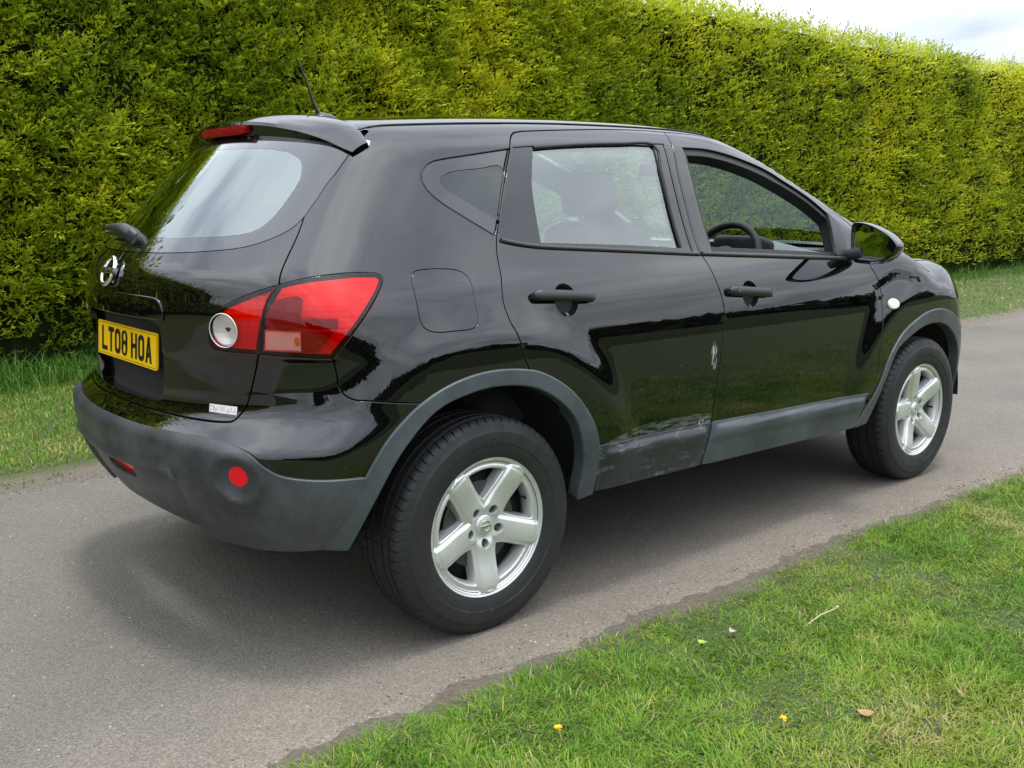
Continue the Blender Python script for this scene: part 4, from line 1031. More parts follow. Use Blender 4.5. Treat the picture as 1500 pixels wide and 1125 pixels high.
# lower door mouldings: bright upper roll, flat lower face
def mould(name, x0, x1, z0a, z0b, z1a, z1b, mat, parent, slope0=0, slope1=0):
    top = [(x0 + slope0, z1a), ((x0 + x1) / 2, (z1a + z1b) / 2), (x1 + slope1, z1b)]; bot = [(x1, z0b), ((x0 + x1) / 2, (z0a + z0b) / 2), (x0, z0a)]
    def offf(a, w):
        zt = z1a + (z1b - z1a) * (a - x0) / (x1 - x0); s = zt - w
        roll = .016 * sstep(.0, .030, s) - .012 * sstep(.045, .085, s)
        e0 = sstep(0, .05, a - x0 - slope0 * (w - z0a) / .16); e1 = sstep(0, .05, x1 + slope1 * (w - z0b) / .16 - a)
        return .006 + roll * e0 * e1
    return panel(name, mat, loop(az(top), az([top[-1], bot[0]]), az(bot), az([bot[-1], top[0]])), (), parent, off=offf, gap=.001, edge=.002, depth=.016, grid=.014)
mould('lower_moulding', .448, .998, .366, .358, .527, .513, 'plastic_scuffed', rdoor, -.008, .042)
mould('lower_moulding', 1.010, 2.075, .357, .336, .513, .484, 'plastic_faded', fdoor, .044, .040)
rdoor2 = mirror_obj(rdoor); fdoor2 = mirror_obj(fdoor)
for a_, b_ in ((rdoor, rdoor2), (fdoor, fdoor2)):
    for ch in list(a_.children): mirror_obj(ch, parent=b_)
    b_.data.materials[0] = M['paint']
g2 = panel('window_glass', 'glass', offset(fd_open, .002), (), None, off=-.012, gap=0, rim=False, grid=.04); mirror_obj(g2, parent=fdoor2); bpy.data.objects.remove(g2)
# fixed quarter light
panel('quarter_window', 'frit', qw_loop, [closed(az([(.228, 1.425), (.140, 1.418), (.030, 1.405), (-.015, 1.385), (-.005, 1.360), (.060, 1.318), (.135, 1.275), (.165, 1.268), (.185, 1.300), (.215, 1.370)]))], qp, off=-.003, gap=.0035, edge=.001, depth=.004)
panel('quarter_glass', 'glass_quarter', closed(az([(.232, 1.427), (.140, 1.421), (.030, 1.408), (-.018, 1.386), (-.007, 1.358), (.060, 1.315), (.135, 1.272), (.166, 1.265), (.188, 1.300), (.219, 1.370)])), (), qp, off=-.0045, gap=0, rim=False)
seal('window_seal', [(.278, 1.487), (.145, 1.468), (.012, 1.449), (-.041, 1.436), (-.074, 1.408), (-.082, 1.384), (-.072, 1.352), (-.036, 1.316), (.030, 1.273), (.122, 1.217)], .004, qp, off=-.002)
for ch in list(qp.children): mirror_obj(ch, parent=qp2)

# ---- wheel-arch mouldings
tr = panel('rear_arch_trim', 'plastic_faded', loop(arch_r_a, np.vstack([arch_r_a[-1:], arch_ri_a[-1:]]), arch_ri_a[::-1], np.vstack([arch_ri_a[:1], arch_r_a[:1]])), (), car, off=.008, gap=.0008, edge=.006, depth=.040, grid=.014)
tf = panel('front_arch_trim', 'plastic_faded', loop(arch_f_a, np.vstack([arch_f_a[-1:], arch_fi_a[-1:]]), arch_fi_a[::-1], np.vstack([arch_fi_a[:1], arch_f_a[:1]])), (), car, off=.008, gap=.0008, edge=.006, depth=.040, grid=.014)
mirror_obj(tr); mirror_obj(tf)

# ---- front wing, bonnet, nose
BONNET_Y = Spl([2.2, 2.5, 2.8, 3.0, 3.15], [.735, .735, .722, .700, .655])
bx_ = np.linspace(2.485, 3.13, 22); bon_edge = np.stack([bx_, BONNET_Y(bx_)], 1)
wing = panel('front_wing', 'paint', loop(az(fd_front[2:][::-1]), np.vstack([az([(2.145, 1.11), (2.160, 1.160), (2.175, 1.178), (2.30, 1.142), (2.40, 1.116)]), xy_side(bon_edge[:1])]), xy_side(bon_edge), np.vstack([xy_side(bon_edge[-1:]), xz([(3.13, .80), (3.075, .615)])]), fa_c[i_fd + 1:np.argmin(np.linalg.norm(fa_c - xz([(3.07, .61)])[0], axis=1))][::-1]), (), car)
mirror_obj(wing)
panel('side_repeater', 'white_lens', closed(az([(2.262, .872), (2.292, .880), (2.322, .872), (2.330, .861), (2.322, .850), (2.292, .845), (2.264, .850), (2.256, .861)])), (), wing, off=.009, gap=0, edge=.006, depth=.01, grid=.01)
def top_panel(name, mat, edge_r, parent, grid=.03, off=0., gap=.002):
    """symmetric panel seen from above; edge_r is the right-hand outline from the centre line round to the centre line"""
    p = np.array(edge_r, float); q = p[::-1].copy(); q[:, 1] *= -1
    outline = loop(*[np.vstack([p[i], p[i + 1]]) for i in range(len(p) - 1)], *[np.vstack([q[i], q[i + 1]]) for i in range(len(q) - 1)], step=.02)
    return panel(name, mat, outline, (), parent, off=off, gap=gap, grid=grid, skin=skin_top)
roof = top_panel('roof', 'paint', [(-.185, 0), (-.19, -.25), (-.205, -.45)] + [(x, -y) for x, y in roof_edge] + [(1.43, -.45), (1.47, -.2), (1.48, 0)], car)
top_panel('bonnet', 'paint', [(2.62, 0), (2.59, -.4), (2.51, -.68)] + [(x, -y) for x, y in bon_edge] + [(3.24, -.5), (3.30, -.25), (3.32, 0)], car)
ws_ = top_panel('windscreen', 'glass', [(1.495, 0), (1.485, -.2), (1.445, -.45)] + [(x, -y + .012) for x, y in screen_edge] + [(2.50, -.68), (2.57, -.4), (2.60, 0)], car, off=-.004)
tube('roof_moulding', [Vector(v) + Vector((0, 0, .001)) for v in skin_top(rx, -ROOF_Y(rx))], .0032, 'rubber_seal', roof, 8)
tube('roof_moulding', [Vector(v) + Vector((0, 0, .001)) for v in skin_top(rx, ROOF_Y(rx))], .0032, 'rubber_seal', roof, 8)
nose_top = xz([(3.13, .80), (3.075, .615)])
fb = panel('front_bumper', 'plastic', loop(np.vstack([[[B0, .74]], [[4.0, .735]], [[3.6, .73]], xz([(3.10, .70)])]), np.vstack([xz([(3.10, .70)]), fa_c[-22:-1:4]]), np.vstack([fa_c[-2:-1], [[3.6, .33]], [[B0, .32]]]), [(B0, .32), (B0, .74)]), (), car, mirror='weld', grid=.03, off=.004)
panel('grille', 'plastic', loop([(B0, .752), (3.72, .75)], [(3.72, .75), (3.70, .87)], [(3.70, .87), (B0, .905)], [(B0, .905), (B0, .752)]), (), car, mirror='weld', grid=.03, off=-.004)
hl = panel('headlamp', 'clear', loop([(3.70, .755), (3.45, .755)], np.vstack([[[3.45, .755]], xz([(3.125, .78)])]), np.vstack([xz([(3.125, .78)]), [[3.40, .93]]]), [(3.40, .93), (3.68, .885)], [(3.68, .885), (3.70, .755)]), (), car, grid=.02, off=.002)
mirror_obj(hl)

# ---- tailgate, rear screen, spoiler
rec = az([(A0, .985), (-1.02, .983), (-.972, .972), (-.962, .94), (-.975, .84), (-.990, .765), (-1.01, .742), (A0, .738)])
gate = panel('tailgate', 'paint', loop(az(glass_bot), az(gate_up), az(lamp_in_top), az(lamp_in_bot), az(gate_low), az(gate_bot), rec[::-1]), (), car, mirror='weld', grid=.018, depth=.05)
fl = panel('plate_recess', 'paint', offset(loop(rec, [(A0, .738), (A0, .985)]), .012), (), gate, off=-.058, gap=0, mirror='weld', rim=False, grid=.02)
panel('tailgate_grip', 'paint', loop(az([(A0, 1.052), (-1.03, 1.050), (-.965, 1.046), (-.944, 1.030), (-.938, 1.0), (-.942, .990)]), az([(-.942, .990), (-1.0, .9905), (A0, .992)]), [(A0, .992), (A0, 1.052)]), (), gate, off=.006, gap=0, mirror='weld', grid=.012, edge=.004, depth=.02)
clear_l = loop(az([(A0, 1.484), (-1.171, 1.485), (-.90, 1.479), (-.74, 1.468), (-.665, 1.455), (-.613, 1.434), (-.593, 1.39), (-.620, 1.331), (-.655, 1.275), (-.700, 1.243), (-.78, 1.229), (-1.04, 1.218), (A0, 1.216)]), az([(A0, 1.216), (A0, 1.484)]))
glass_l = loop(az(glass_bot), az(glass_side), az([(-.330, 1.492), (-.50, 1.505), (-.70, 1.515), (-1.05, 1.528), (A0, 1.530)]), az([(A0, 1.530), (A0, 1.174)]))
sc_clear = clear_l.copy()
rs = panel('rear_window', 'glass_dark', clear_l, (), car, off=-.0015, gap=-.0005, mirror='weld', rim=False)
fr_out = np.vstack([glass_l[np.abs(glass_l[:, 0] - A0) > .004]])
inner_c = cr_curve(az([(A0, 1.484), (-1.171, 1.485), (-.90, 1.479), (-.74, 1.468), (-.665, 1.455), (-.613, 1.434), (-.593, 1.39), (-.620, 1.331), (-.655, 1.275), (-.700, 1.243), (-.78, 1.229), (-1.04, 1.218), (A0, 1.216)]), .012)
outer_c = np.vstack([cr_curve(az(glass_bot), .012), cr_curve(az(glass_side), .012)[1:], cr_curve(az([(-.330, 1.492), (-.50, 1.505), (-.70, 1.515), (-1.05, 1.528), (A0, 1.530)]), .012)[1:]])
panel('window_border', 'frit', np.vstack([outer_c, inner_c]), (), rs, off=-.0015, gap=0.0012, mirror='weld', edge=.0006, depth=.004)
# spoiler: lofted in y
V = []; Fc = []; ys_ = np.concatenate([np.linspace(-.592, -.50, 10), np.linspace(-.47, .47, 27), np.linspace(.50, .592, 10)])
TE = Spl([0, .184, .325, .429, .501, .546, .592], [1.566, 1.562, 1.546, 1.525, 1.503, 1.484, 1.466])     # height of the trailing lip
GT = Spl([0, .181, .298, .411, .509, .592], [1.524, 1.522, 1.511, 1.497, 1.481, 1.462])                   # top of the screen
for y in ys_:
    ay = abs(y); xs0 = -.186 - .024 * (ay / .55)**3
    zs0 = float(skin_top(np.array([xs0]), np.array([-min(ay, .555)]))[0, 2]); zs0 += .0015 - .55 * max(ay - .555, 0)
    xt = -.392 + .36 * y * y; zt = float(TE(ay)); zg = float(GT(ay)); zg = min(zg, zt - .003)
    pts = []
    for f in np.linspace(0, 1, 9):
        x = xs0 + (xt - xs0) * f; arch = .020 * (1 - (ay / .6)**4) * math.sin(math.pi * f * .9)
        pts.append((x, zs0 + (zt - zs0) * f**1.3 + arch))
    pts += [(xt - .004, zt - .004), (xt - .001, zt - .010 if zt - .010 > zg else zg + .001), (xt + .010, zg), (xt + .050, zg - .004), (xs0 + .004, zs0 - .028)]
    V += [(x, y, z) for x, z in pts]
k = 14
for i in range(len(ys_) - 1):
    for j in range(k): Fc.append((i * k + j, i * k + (j + 1) % k, (i + 1) * k + (j + 1) % k, (i + 1) * k + j))
Fc += [tuple(range(k))[::-1], tuple(range((len(ys_) - 1) * k, len(ys_) * k))]
Fc = [f[::-1] for f in Fc]
sp = by_angle(mesh_obj('spoiler', V, Fc, 'paint', car), 38)
# high-level brake lamp: curved red bar let into the lip
V = []; Fc = []
for y in np.linspace(-.165, .165, 15):
    xt = -.392 + .36 * y * y; e_ = 1 - (abs(y) / .165)**8 * .35
    for (dx, z) in ((.006, 1.562), (-.012, 1.558), (-.015, 1.544), (-.013, 1.530), (.004, 1.527)): V.append((xt + dx, y, 1.544 + (z - 1.544) * e_))
for i in range(14):
    for j in range(5): Fc.append((i * 5 + j, (i + 1) * 5 + j, (i + 1) * 5 + (j + 1) % 5, i * 5 + (j + 1) % 5))
Fc += [tuple(range(5)), tuple(range(70, 75))[::-1]]
by_angle(mesh_obj('brake_lamp', V, Fc, 'red_dark', sp), 50)
tube('washer_jet', [(-.372, -.165, 1.516), (-.384, -.165, 1.518), (-.388, -.172, 1.512)], .006, 'handle', sp, 8)
# wiper: parked level, rounded pivot cover
wz = skin_side(np.array([A0, A0 + .12, A0 + .22]), np.array([1.205, 1.235, 1.242]))
V, Fc = tube_mesh([(-.700, -.02, 1.205), (-.716, -.015, 1.222), (-.717, .06, 1.238), (-.706, .16, 1.243), (-.690, .30, 1.240)], [.022, .024, .022, .014, .008], 12)
wp = by_angle(mesh_obj('wiper', V, Fc, 'handle', gate), 50)
tube('wiper_blade', [(-.714, .02, 1.214), (-.700, .20, 1.222), (-.672, .36, 1.222)], .006, 'rubber_seal', wp, 8)
tube('wiper_pivot', [(-.690, -.045, 1.195), (-.722, -.045, 1.212)], .019, 'handle', wp, 14)

# ---- tail lamps
lp = empty('tail_lamp', parent=car)
lamp_o = loop(az(lamp_out), az(lamp_tip), az(lamp_bot), az(lamp_split[::-1]))
lamp_i = loop(az(lamp_in_top), az(lamp_in_bot), az(lamp_split[::-1]))
ind = loop(az([(-.607, .984), (-.516, .981)]), az([(-.516, .981), (-.516, .924)]), az([(-.516, .924), (-.612, .924)]), az([(-.612, .924), (-.607, .984)]))
tri_d = loop(az([(-.513, .981), (-.445, .979)]), az([(-.445, .979), (-.486, .924)]), az([(-.486, .924), (-.513, .924)]), az([(-.513, .924), (-.513, .981)]))
drk = closed(az([(-.588, 1.048), (-.555, 1.068), (-.515, 1.068), (-.520, 1.020), (-.515, .992), (-.600, .990)]))
rib_ = loop(az([(-.510, 1.015), (-.435, 1.012)]), az([(-.435, 1.012), (-.435, .988)]), az([(-.435, .988), (-.510, .989)]), az([(-.510, .989), (-.510, 1.015)]))
rev = circle((-.722, .974), .043, 40, .047)
def bowl(a, w): return 0 * a + .004
def facets(a, w): return -.0062 + .0005 * np.sin(w * 420) + .0006 * np.sin(a * 260) + .0026 * np.sin((a + w) * 26)
lamp_all = loop(az(lamp_out), az(lamp_tip), az(lamp_bot), az(lamp_in_bot[::-1]), az(lamp_in_top[::-1]))
panel('lens', 'red_glass', lamp_o, [ind], lp, off=.006, gap=.004, hole_gap=.0, edge=.004, depth=.012, grid=.02)
panel('lens', 'red_glass', lamp_i, [rev], lp, off=.006, gap=.004, hole_gap=.0, edge=.004, depth=.012, grid=.02)
panel('indicator_lens', 'pink_glass', ind, (), lp, off=.006, gap=.0008, rim=False)
panel('indicator_reflector', 'bowl_pink', offset(ind, -.001), (), lp, off=.0012, gap=0, rim=False)
panel('indicator_bulb', 'amber', circle((-.528, .952), .005, 16, .012), (), lp, off=.002, gap=0, edge=.002, depth=.003)
panel('lamp_reflector', 'chamber', tri_d, (), lp, off=.0005, gap=.0004, edge=.001, depth=.006)
panel('lamp_reflector', 'chamber', drk, (), lp, off=.0008, gap=.0004, edge=.001, depth=.006)
panel('lamp_reflector', 'chamber', rib_, (), lp, off=.0005, gap=.0004, edge=.001, depth=.006)
panel('lamp_bowl', 'bowl', offset(lamp_o, -.010), (), lp, off=facets, gap=0, rim=False, grid=.006)
panel('lamp_bowl', 'bowl', offset(lamp_i, -.010), [circle((-.722, .974), .038, 30, .042)], lp, off=facets, gap=0, rim=False, grid=.006)
panel('reversing_lens', 'clear_glass', rev, (), lp, off=lambda a, w: .006 + .005 * np.clip(1 - ((a + .722)**2 + (w - .974)**2) / .0019, 0, 1), gap=.002, rim=False, grid=.008)
panel('reversing_bowl', 'bowl', circle((-.722, .974), .040, 36, .044), (), lp, off=lambda a, w: -.002 - .012 * np.clip(1 - ((a + .722)**2 + (w - .974)**2) / .0017, 0, 1) + .0003 * np.sin(w * 520), gap=0, rim=False, grid=.005)
P = skin_side(*circle((-.722, .974), .0425, 40, .0465).T); n_ = grad(P)
V, Fc = tube_mesh([Vector(v) for v in P + n_ * .007] + [Vector((P + n_ * .007)[0])], .0015, 8, cap=False); by_angle(mesh_obj('reversing_ring', V, Fc, 'bowl', lp), 60)
for sp_l in (lamp_split,):
    q = cr_curve(az(sp_l), .02); P = skin_side(q[:, 0], q[:, 1]); n_ = grad(P); tube('lamp_divider', [Vector(v) for v in P + n_ * .000], .0055, 'black', lp, 8)
panel('lamp_housing', 'black', offset(lamp_all, .004), (), lp, off=-.0135, gap=0, rim=False)
lp2 = empty('tail_lamp', parent=car)
for ch in list(lp.children): mirror_obj(ch, parent=lp2)

# ---- rear bumper
pl_side = xz([(-.437, .577)])
bl = np.vstack([az(bump_line), pl_side])
up = panel('rear_bumper', 'paint', loop(az(gate_bot[::-1]), az(gate_low[::-1]), az(lamp_bot[::-1]), az(bump_seam), np.vstack([az([(-.374, .785)]), ar_c[i_seam:i_seam + 1]]), ar_c[i_seam:i_pl + 1], bl[::-1], [(A0, .668), (A0, .716)]), (), car, mirror='weld', grid=.012)
low_l = [(A0, .538), (-1.0, .548), (-.915, .552), (-.885, .545), (-.868, .52), (-.855, .47), (-.845, .34)]
lowc = cr_curve(low_l, .004)
def bump_off(a, w):
    zl = np.interp(a, lowc[:, 0], lowc[:, 1]); zl = np.where(a > -.845, -1, zl)
    ins = sstep(0, .013, zl - w) * sstep(0, .016, -.852 - a + (.53 - w) * .06)
    cap = ((a + .668)**2 + (w - .578)**2); pod = -.020 * np.clip(1 - cap / .0034, 0, 1) + .006 * np.exp(-((np.sqrt(cap) - .066) / .012)**2)
    return .010 - .017 * ins + .012 * np.exp(-((zl - w + .012) / .016)**2) * (a < -.87) + pod
rx_c = circle((-.668, .583), .026, 32, .031); plug = circle((-.794, .546), .033, 36, .036)
fogl = loop([(A0 + .0, .522), (-1.135, .522)], [(-1.135, .522), (-1.145, .476)], [(-1.145, .476), (A0, .470)], [(A0, .470), (A0, .522)])
fog_hole = np.array([(A0, .470), (-1.145, .476), (-1.135, .522), (A0, .522)])
lo_ = panel('bumper_lower', 'bumper', loop(bl, ar_c[i_pl:], np.vstack([ar_c[-1:], az([(-.643, .352)])]), az(bump_bot[::-1]), [(A0, .372), (A0, .470)], [(A0, .470), (-1.145, .476)], [(-1.145, .476), (-1.135, .522)], [(-1.135, .522), (A0, .522)], [(A0, .522), (A0, .668)]), [rx_c, plug], up, off=bump_off, gap=.0012, hole_gap=.0, edge=.004, depth=.020, mirror='weld', grid=.012)
panel('rear_reflector', 'red', rx_c, (), up, off=-.006, gap=.001, edge=.002, depth=.008, grid=.012)
panel('tow_eye_cover', 'bumper', plug, (), up, off=.0085, gap=.0016, edge=.001, depth=.006, grid=.012)
panel('fog_lamp', 'red', loop([(A0, .525), (-1.130, .525)], [(-1.130, .525), (-1.140, .473)], [(-1.140, .473), (A0, .467)], [(A0, .467), (A0, .525)]), (), up, off=-.022, gap=0, mirror='weld', rim=False, grid=.015)
rr = next(c for c in up.children if c.name.startswith('rear_reflector')); mirror_obj(rr, parent=up)
# underside lip of the bumper
panel('bumper_valance', 'black', loop(az([(A0, .40), (-.9, .385), (-.64, .375), (-.46, .39)]), az([(-.46, .39), (-.46, .345)]), az([(-.46, .345), (-.8, .332), (A0, .345)]), [(A0, .345), (A0, .40)]), (), up, off=-.050, gap=0, mirror='weld', rim=False, grid=.04)

# ---- sills and inner structure
win_holes = [offset(fd_open, -.004), offset(rg_glass, .002), closed(az([(.240, 1.432), (.140, 1.427), (.025, 1.412), (-.025, 1.387), (-.012, 1.354), (.060, 1.309), (.135, 1.264), (.170, 1.258), (.195, 1.300), (.226, 1.370)]))]
in_side = loop(np.vstack([az([(.46, .385), (.47, .50)]), xz([(.40, .66), (.30, .76), (.16, .83), (0, .85), (-.15, .83), (-.30, .76), (-.42, .65), (-.50, .52)])]), az([(-.52, .52), (-.60, .70), (-.60, 1.15), (-.56, 1.27), (-.50, 1.36), (-.40, 1.46), (-.30, 1.50)]), xy_side(roof_edge), xy_side(screen_edge[:-2]), az([(2.19, 1.15), (2.21, .9), (2.17, .6), (2.06, .375)]), az([(2.06, .375), (.46, .385)]))
isd = panel('door_lining', 'cabin_dark', in_side, win_holes, car, off=-.034, gap=0, hole_gap=0, grid=.05, rim=False); mirror_obj(isd)
ins2 = panel('side_structure', 'black', in_side, [offset(fd_open, .006), offset(rd_dlo, .001), offset(qw_loop, .002)], car, off=-.016, gap=0, hole_gap=0, grid=.05, rim=False); mirror_obj(ins2)
panel('gate_structure', 'black', loop(az([(A0, 1.20), (-.70, 1.235), (-.60, 1.28), (-.54, 1.33), (-.50, 1.30), (-.55, 1.1), (-.55, .75), (-.45, .60)]), az([(-.45, .60), (-.55, .40), (A0, .40)]), [(A0, .40), (A0, 1.20)]), (), car, off=-.045, gap=0, mirror='weld', rim=False, grid=.05)
top_panel('headlining', 'cabin_light', [(-.20, 0), (-.20, -.48)] + [(x, -y + .02) for x, y in roof_edge[::4]] + [(1.44, -.44), (1.48, 0)], car, off=-.030, grid=.06)
sl = panel('sill', 'black', loop(az([(.40, .37), (2.14, .345)]), az([(2.14, .345), (2.12, .330)]), az([(2.12, .330), (.40, .350)]), az([(.40, .350), (.40, .37)])), (), car, off=-.060, gap=0, grid=.04, depth=.05); mirror_obj(sl)
box('floor_pan', (1.25, 0, .345), (3.7, 1.20, .07), 'black', car, .02)
box('floor_pan', (1.27, 0, .355), (1.66, 1.52, .07), 'black', car, .02)
tube('exhaust_pipe', [(-.62, .42, .30), (-.4, .42, .31), (.1, .35, .31)], .028, 'steel', car, 12)
for cx_ in (0., 2.63):
    for sd in (-1, 1):
        V = []; Fc = []; m = 28
        for i in range(m + 1):
            t = math.pi * (i / m) * 1.0
            for (r_, y_) in ((.447, .835), (.440, .78), (.438, .48), (.12, .47)): V.append((cx_ + r_ * math.cos(t), sd * y_, .345 + r_ * math.sin(t)))
        for i in range(m):
            for j in range(3): Fc.append((i * 4 + j, i * 4 + j + 1, (i + 1) * 4 + j + 1, (i + 1) * 4 + j))
        mesh_obj('arch_liner', V, Fc, 'black', car)

# ---- wheels
def tyre_mesh():
    prof = [(.205, .090, 0), (.222, .100, 0), (.245, .1050, 0), (.262, .1062, 0), (.264, .1080, 0), (.290, .1085, 0), (.300, .1070, 0), (.302, .1052, 0), (.318, .1010, 0), (.330, .0945, 2), (.3375, .0860, 1), (.3405, .0760, 1), (.3418, .0640, 1), (.3345, .0625, 0), (.3345, .0555, 0), (.3424, .0540, 3), (.3428, .0300, 3), (.3350, .0285, 0), (.3350, .0215, 0), (.3430, .0200, 3)]
    prof = prof + [(r, -y, f) for r, y, f in prof[::-1]]
    NP, per = 68, 5; fr = [0, .40, .84, .88, .96]; typ = [0, 0, 0, 1, 1]; V = []; Fc = []
    for p in range(NP):
        for s in range(per):
            th0 = 2 * math.pi * (p + fr[s]) / NP
            for (r, y, f) in prof:
                th = th0 + (.020 * (abs(y) - .06) / .03 if f in (1, 2) else .012 * math.copysign(1, y))
                if f == 1 and typ[s]: r -= .0065
                if f == 2 and typ[s]: r -= .0030
                if f == 3 and s == 3: r -= .0020
                z = r * math.sin(th); x = r * math.cos(th)
                if z < -.335: z = -.335; y = y * 1.01
                V.append((x, -y, z))
    m = len(prof); n = NP * per
    for i in range(n):
        for j in range(m - 1): Fc.append((i * m + j, i * m + j + 1, ((i + 1) % n) * m + j + 1, ((i + 1) % n) * m + j))
    return V, Fc
def lathe(prof, n=96):
    V = []; Fc = []; m = len(prof)
    for i in range(n):
        t = 2 * math.pi * i / n
        for r, y in prof: V.append((r * math.cos(t), y, r * math.sin(t)))
    for i in range(n):
        for j in range(m - 1): Fc.append((i * m + j, i * m + j + 1, ((i + 1) % n) * m + j + 1, ((i + 1) % n) * m + j))
    return V, Fc
SPOKES = [math.pi / 2 * 3 + 2 * math.pi * k / 5 for k in range(5)]
def spoke_edge(r): return float(np.interp(r, [.080, .088, .100, .125, .17, .187], [.0470, .0440, .0412, .0400, .0408, .0425]))
def rim_face():
    """alloy face: a disc with five windows; height field with raised spokes ending in a shallow V"""
    outer = circle((0, 0), .2195, 150); holes = []
    for a in SPOKES:
        h = []; c, s = math.cos(a), math.sin(a); c2, s2 = math.cos(a + 2 * math.pi / 5), math.sin(a + 2 * math.pi / 5)
        rs_ = np.linspace(.0805, .181, 12)
        for r in rs_: t = spoke_edge(r); d = math.sqrt(max(r * r - t * t, 0)); h.append((d * c - t * s, d * s + t * c))
        ra = .188; t = spoke_edge(ra); a0 = a + math.asin(t / ra) + .035; a1 = a + 2 * math.pi / 5 - math.asin(t / ra) - .035
        for q in np.linspace(a0, a1, 12): h.append((ra * math.cos(q), ra * math.sin(q)))
        for r in rs_[::-1][:-1]: t = -spoke_edge(r); d = math.sqrt(max(r * r - t * t, 0)); h.append((d * c2 - t * s2, d * s2 + t * c2))
        holes.append(closed(np.array(h), .006))
        holes.append(circle((.0575 * c, .0575 * s), .0155, 22))
    def height(p):
        x, y = p[:, 0], p[:, 1]; r = np.hypot(x, y); best = np.full(len(x), 9.); dd = np.zeros(len(x))
        for a in SPOKES:
            d = x * math.cos(a) + y * math.sin(a); t = np.abs(-x * math.sin(a) + y * math.cos(a)); k = (t < best) & (d > 0); best[k] = t[k]; dd[k] = d[k]
        base = .070 + .020 * sstep(.06, .215, r)
        sp_ = (1 - sstep(.027, .041, best)) * (1 - sstep(.0, .007, dd - (.2065 - .22 * np.abs(best)))) * sstep(.03, .075, r)
        crown = .0045 * (1 - (np.minimum(best, .035) / .035)**2)
        lip = .006 * sstep(.200, .212, r) - .004 * sstep(.190, .200, r) * (1 - sstep(.203, .213, r))
        hub = .006 * (1 - sstep(.026, .034, r))
        return base + sp_ * (.0075 + crown) + lip * (1 - sp_ * .5) + hub - .004 * sstep(.214, .2195, r)
    q, tri = triangulate(outer, holes, .0042)
    hgt = height(q); e_ = .0008
    gx = (height(q + [e_, 0]) - height(q - [e_, 0])) / (2 * e_); gy = (height(q + [0, e_]) - height(q - [0, e_])) / (2 * e_)
    P = np.stack([q[:, 0], -hgt, q[:, 1]], 1); n0 = np.stack([-gx, -np.ones(len(q)), -gy], 1); n0 /= np.linalg.norm(n0, axis=1, keepdims=True)
    cnt = {}
    for t in tri:
        for i in range(3): cnt[(t[i], t[(i + 1) % 3])] = 1
    bd = [e for e in cnt if (e[1], e[0]) not in cnt]; acc = {}
    for i, j in bd:
        d = q[j] - q[i]; d = d / np.linalg.norm(d)
        for k in (i, j): acc[k] = acc.get(k, 0) + np.array([d[1], -d[0]])
    ids = np.array(sorted(acc)); o2 = np.array([acc[k] for k in ids]); o2 /= np.linalg.norm(o2, axis=1, keepdims=True)
    T = np.stack([o2[:, 0], 0 * o2[:, 0], o2[:, 1]], 1); lut = {k: i for i, k in enumerate(ids)}; m = len(ids); b0 = len(P); nb = np.array([0, -1., 0])
    big = (np.hypot(q[ids, 0], q[ids, 1]) > .0745); win = big & (np.hypot(q[ids, 0], q[ids, 1]) < .21); e1 = np.where(win, .004, .0012)[:, None]; dp = np.where(win, .034, .022)[:, None]
    V = [P, P[ids] + T * e1 * .7 - nb * e1 * .3, P[ids] + T * e1 - nb * e1, P[ids] + T * (e1 + np.where(win, .007, 0)[:, None]) - nb * (e1 + dp)]
    Nn = [n0, (T + nb) * .7071, (T + nb * .25), T]
    Fc = [tuple(t[::-1]) for t in tri]
    for i, j in bd:
        a, b = lut[i], lut[j]
        for u, v in (((i, j), (b0 + a, b0 + b)), ((b0 + a, b0 + b), (b0 + m + a, b0 + m + b)), ((b0 + m + a, b0 + m + b), (b0 + 2 * m + a, b0 + 2 * m + b))): Fc.append((u[0], u[1], v[1], v[0]))
    V = np.vstack(V); Nn = np.vstack(Nn); Nn /= np.linalg.norm(Nn, axis=1, keepdims=True)
    f0 = np.array(Fc[0]); g_ = np.cross(V[f0[1]] - V[f0[0]], V[f0[2]] - V[f0[0]])
    if g_ @ Nn[f0[0]] < 0: Fc = [f[::-1] for f in Fc]
    return V, Fc, Nn
def text_mesh(name, body, size, mat, parent, extrude=.001, align='CENTER', xform=None, bend=None, spacing=1.0):
    cu = bpy.data.curves.new(name, 'FONT'); cu.body = body; cu.size = size; cu.extrude = extrude; cu.align_x = align; cu.align_y = 'CENTER'; cu.space_character = spacing; cu.resolution_u = 3
    ob = bpy.data.objects.new(name, cu); COL.objects.link(ob)
    dg = bpy.context.evaluated_depsgraph_get(); me = bpy.data.meshes.new_from_object(ob.evaluated_get(dg)); bpy.data.objects.remove(ob); me.name = name
    for v in me.vertices: v.co = xform(v.co)
    me.materials.clear(); me.materials.append(M[mat]); me.update()
    return link(bpy.data.objects.new(name, me), parent)
tyV, tyF = tyre_mesh(); rfV, rfF, rfN = rim_face()
wheel0 = empty('wheel', (0, 0, 0))
ty = by_angle(mesh_obj('tyre', tyV, tyF, 'tyre', wheel0), 28)
def arc_text(body, ang, r0, size):
    def xf(c):
        t = ang - c.x / r0; r = r0 + c.y
        return Vector((r * math.cos(t), -(.1075 + c.z), r * math.sin(t)))
    return xf
text_mesh('tyre_lettering', 'nfrenn', .052, 'tyre', ty, .0014, xform=arc_text('', R(88), .276, 0), spacing=1.15)
text_mesh('tyre_lettering', 'nfrenn', .052, 'tyre', ty, .0014, xform=arc_text('', R(268), .276, 0), spacing=1.15)
mesh_obj('rim', rfV, rfF, 'silver', wheel0, rfN)
V, Fc = lathe([(.2195, -.0905), (.2215, -.0955), (.2195, -.0985), (.2155, -.0975), (.2060, -.080), (.2010, -.066), (.1965, -.030), (.1940, .03), (.2050, .07), (.2195, .088)])
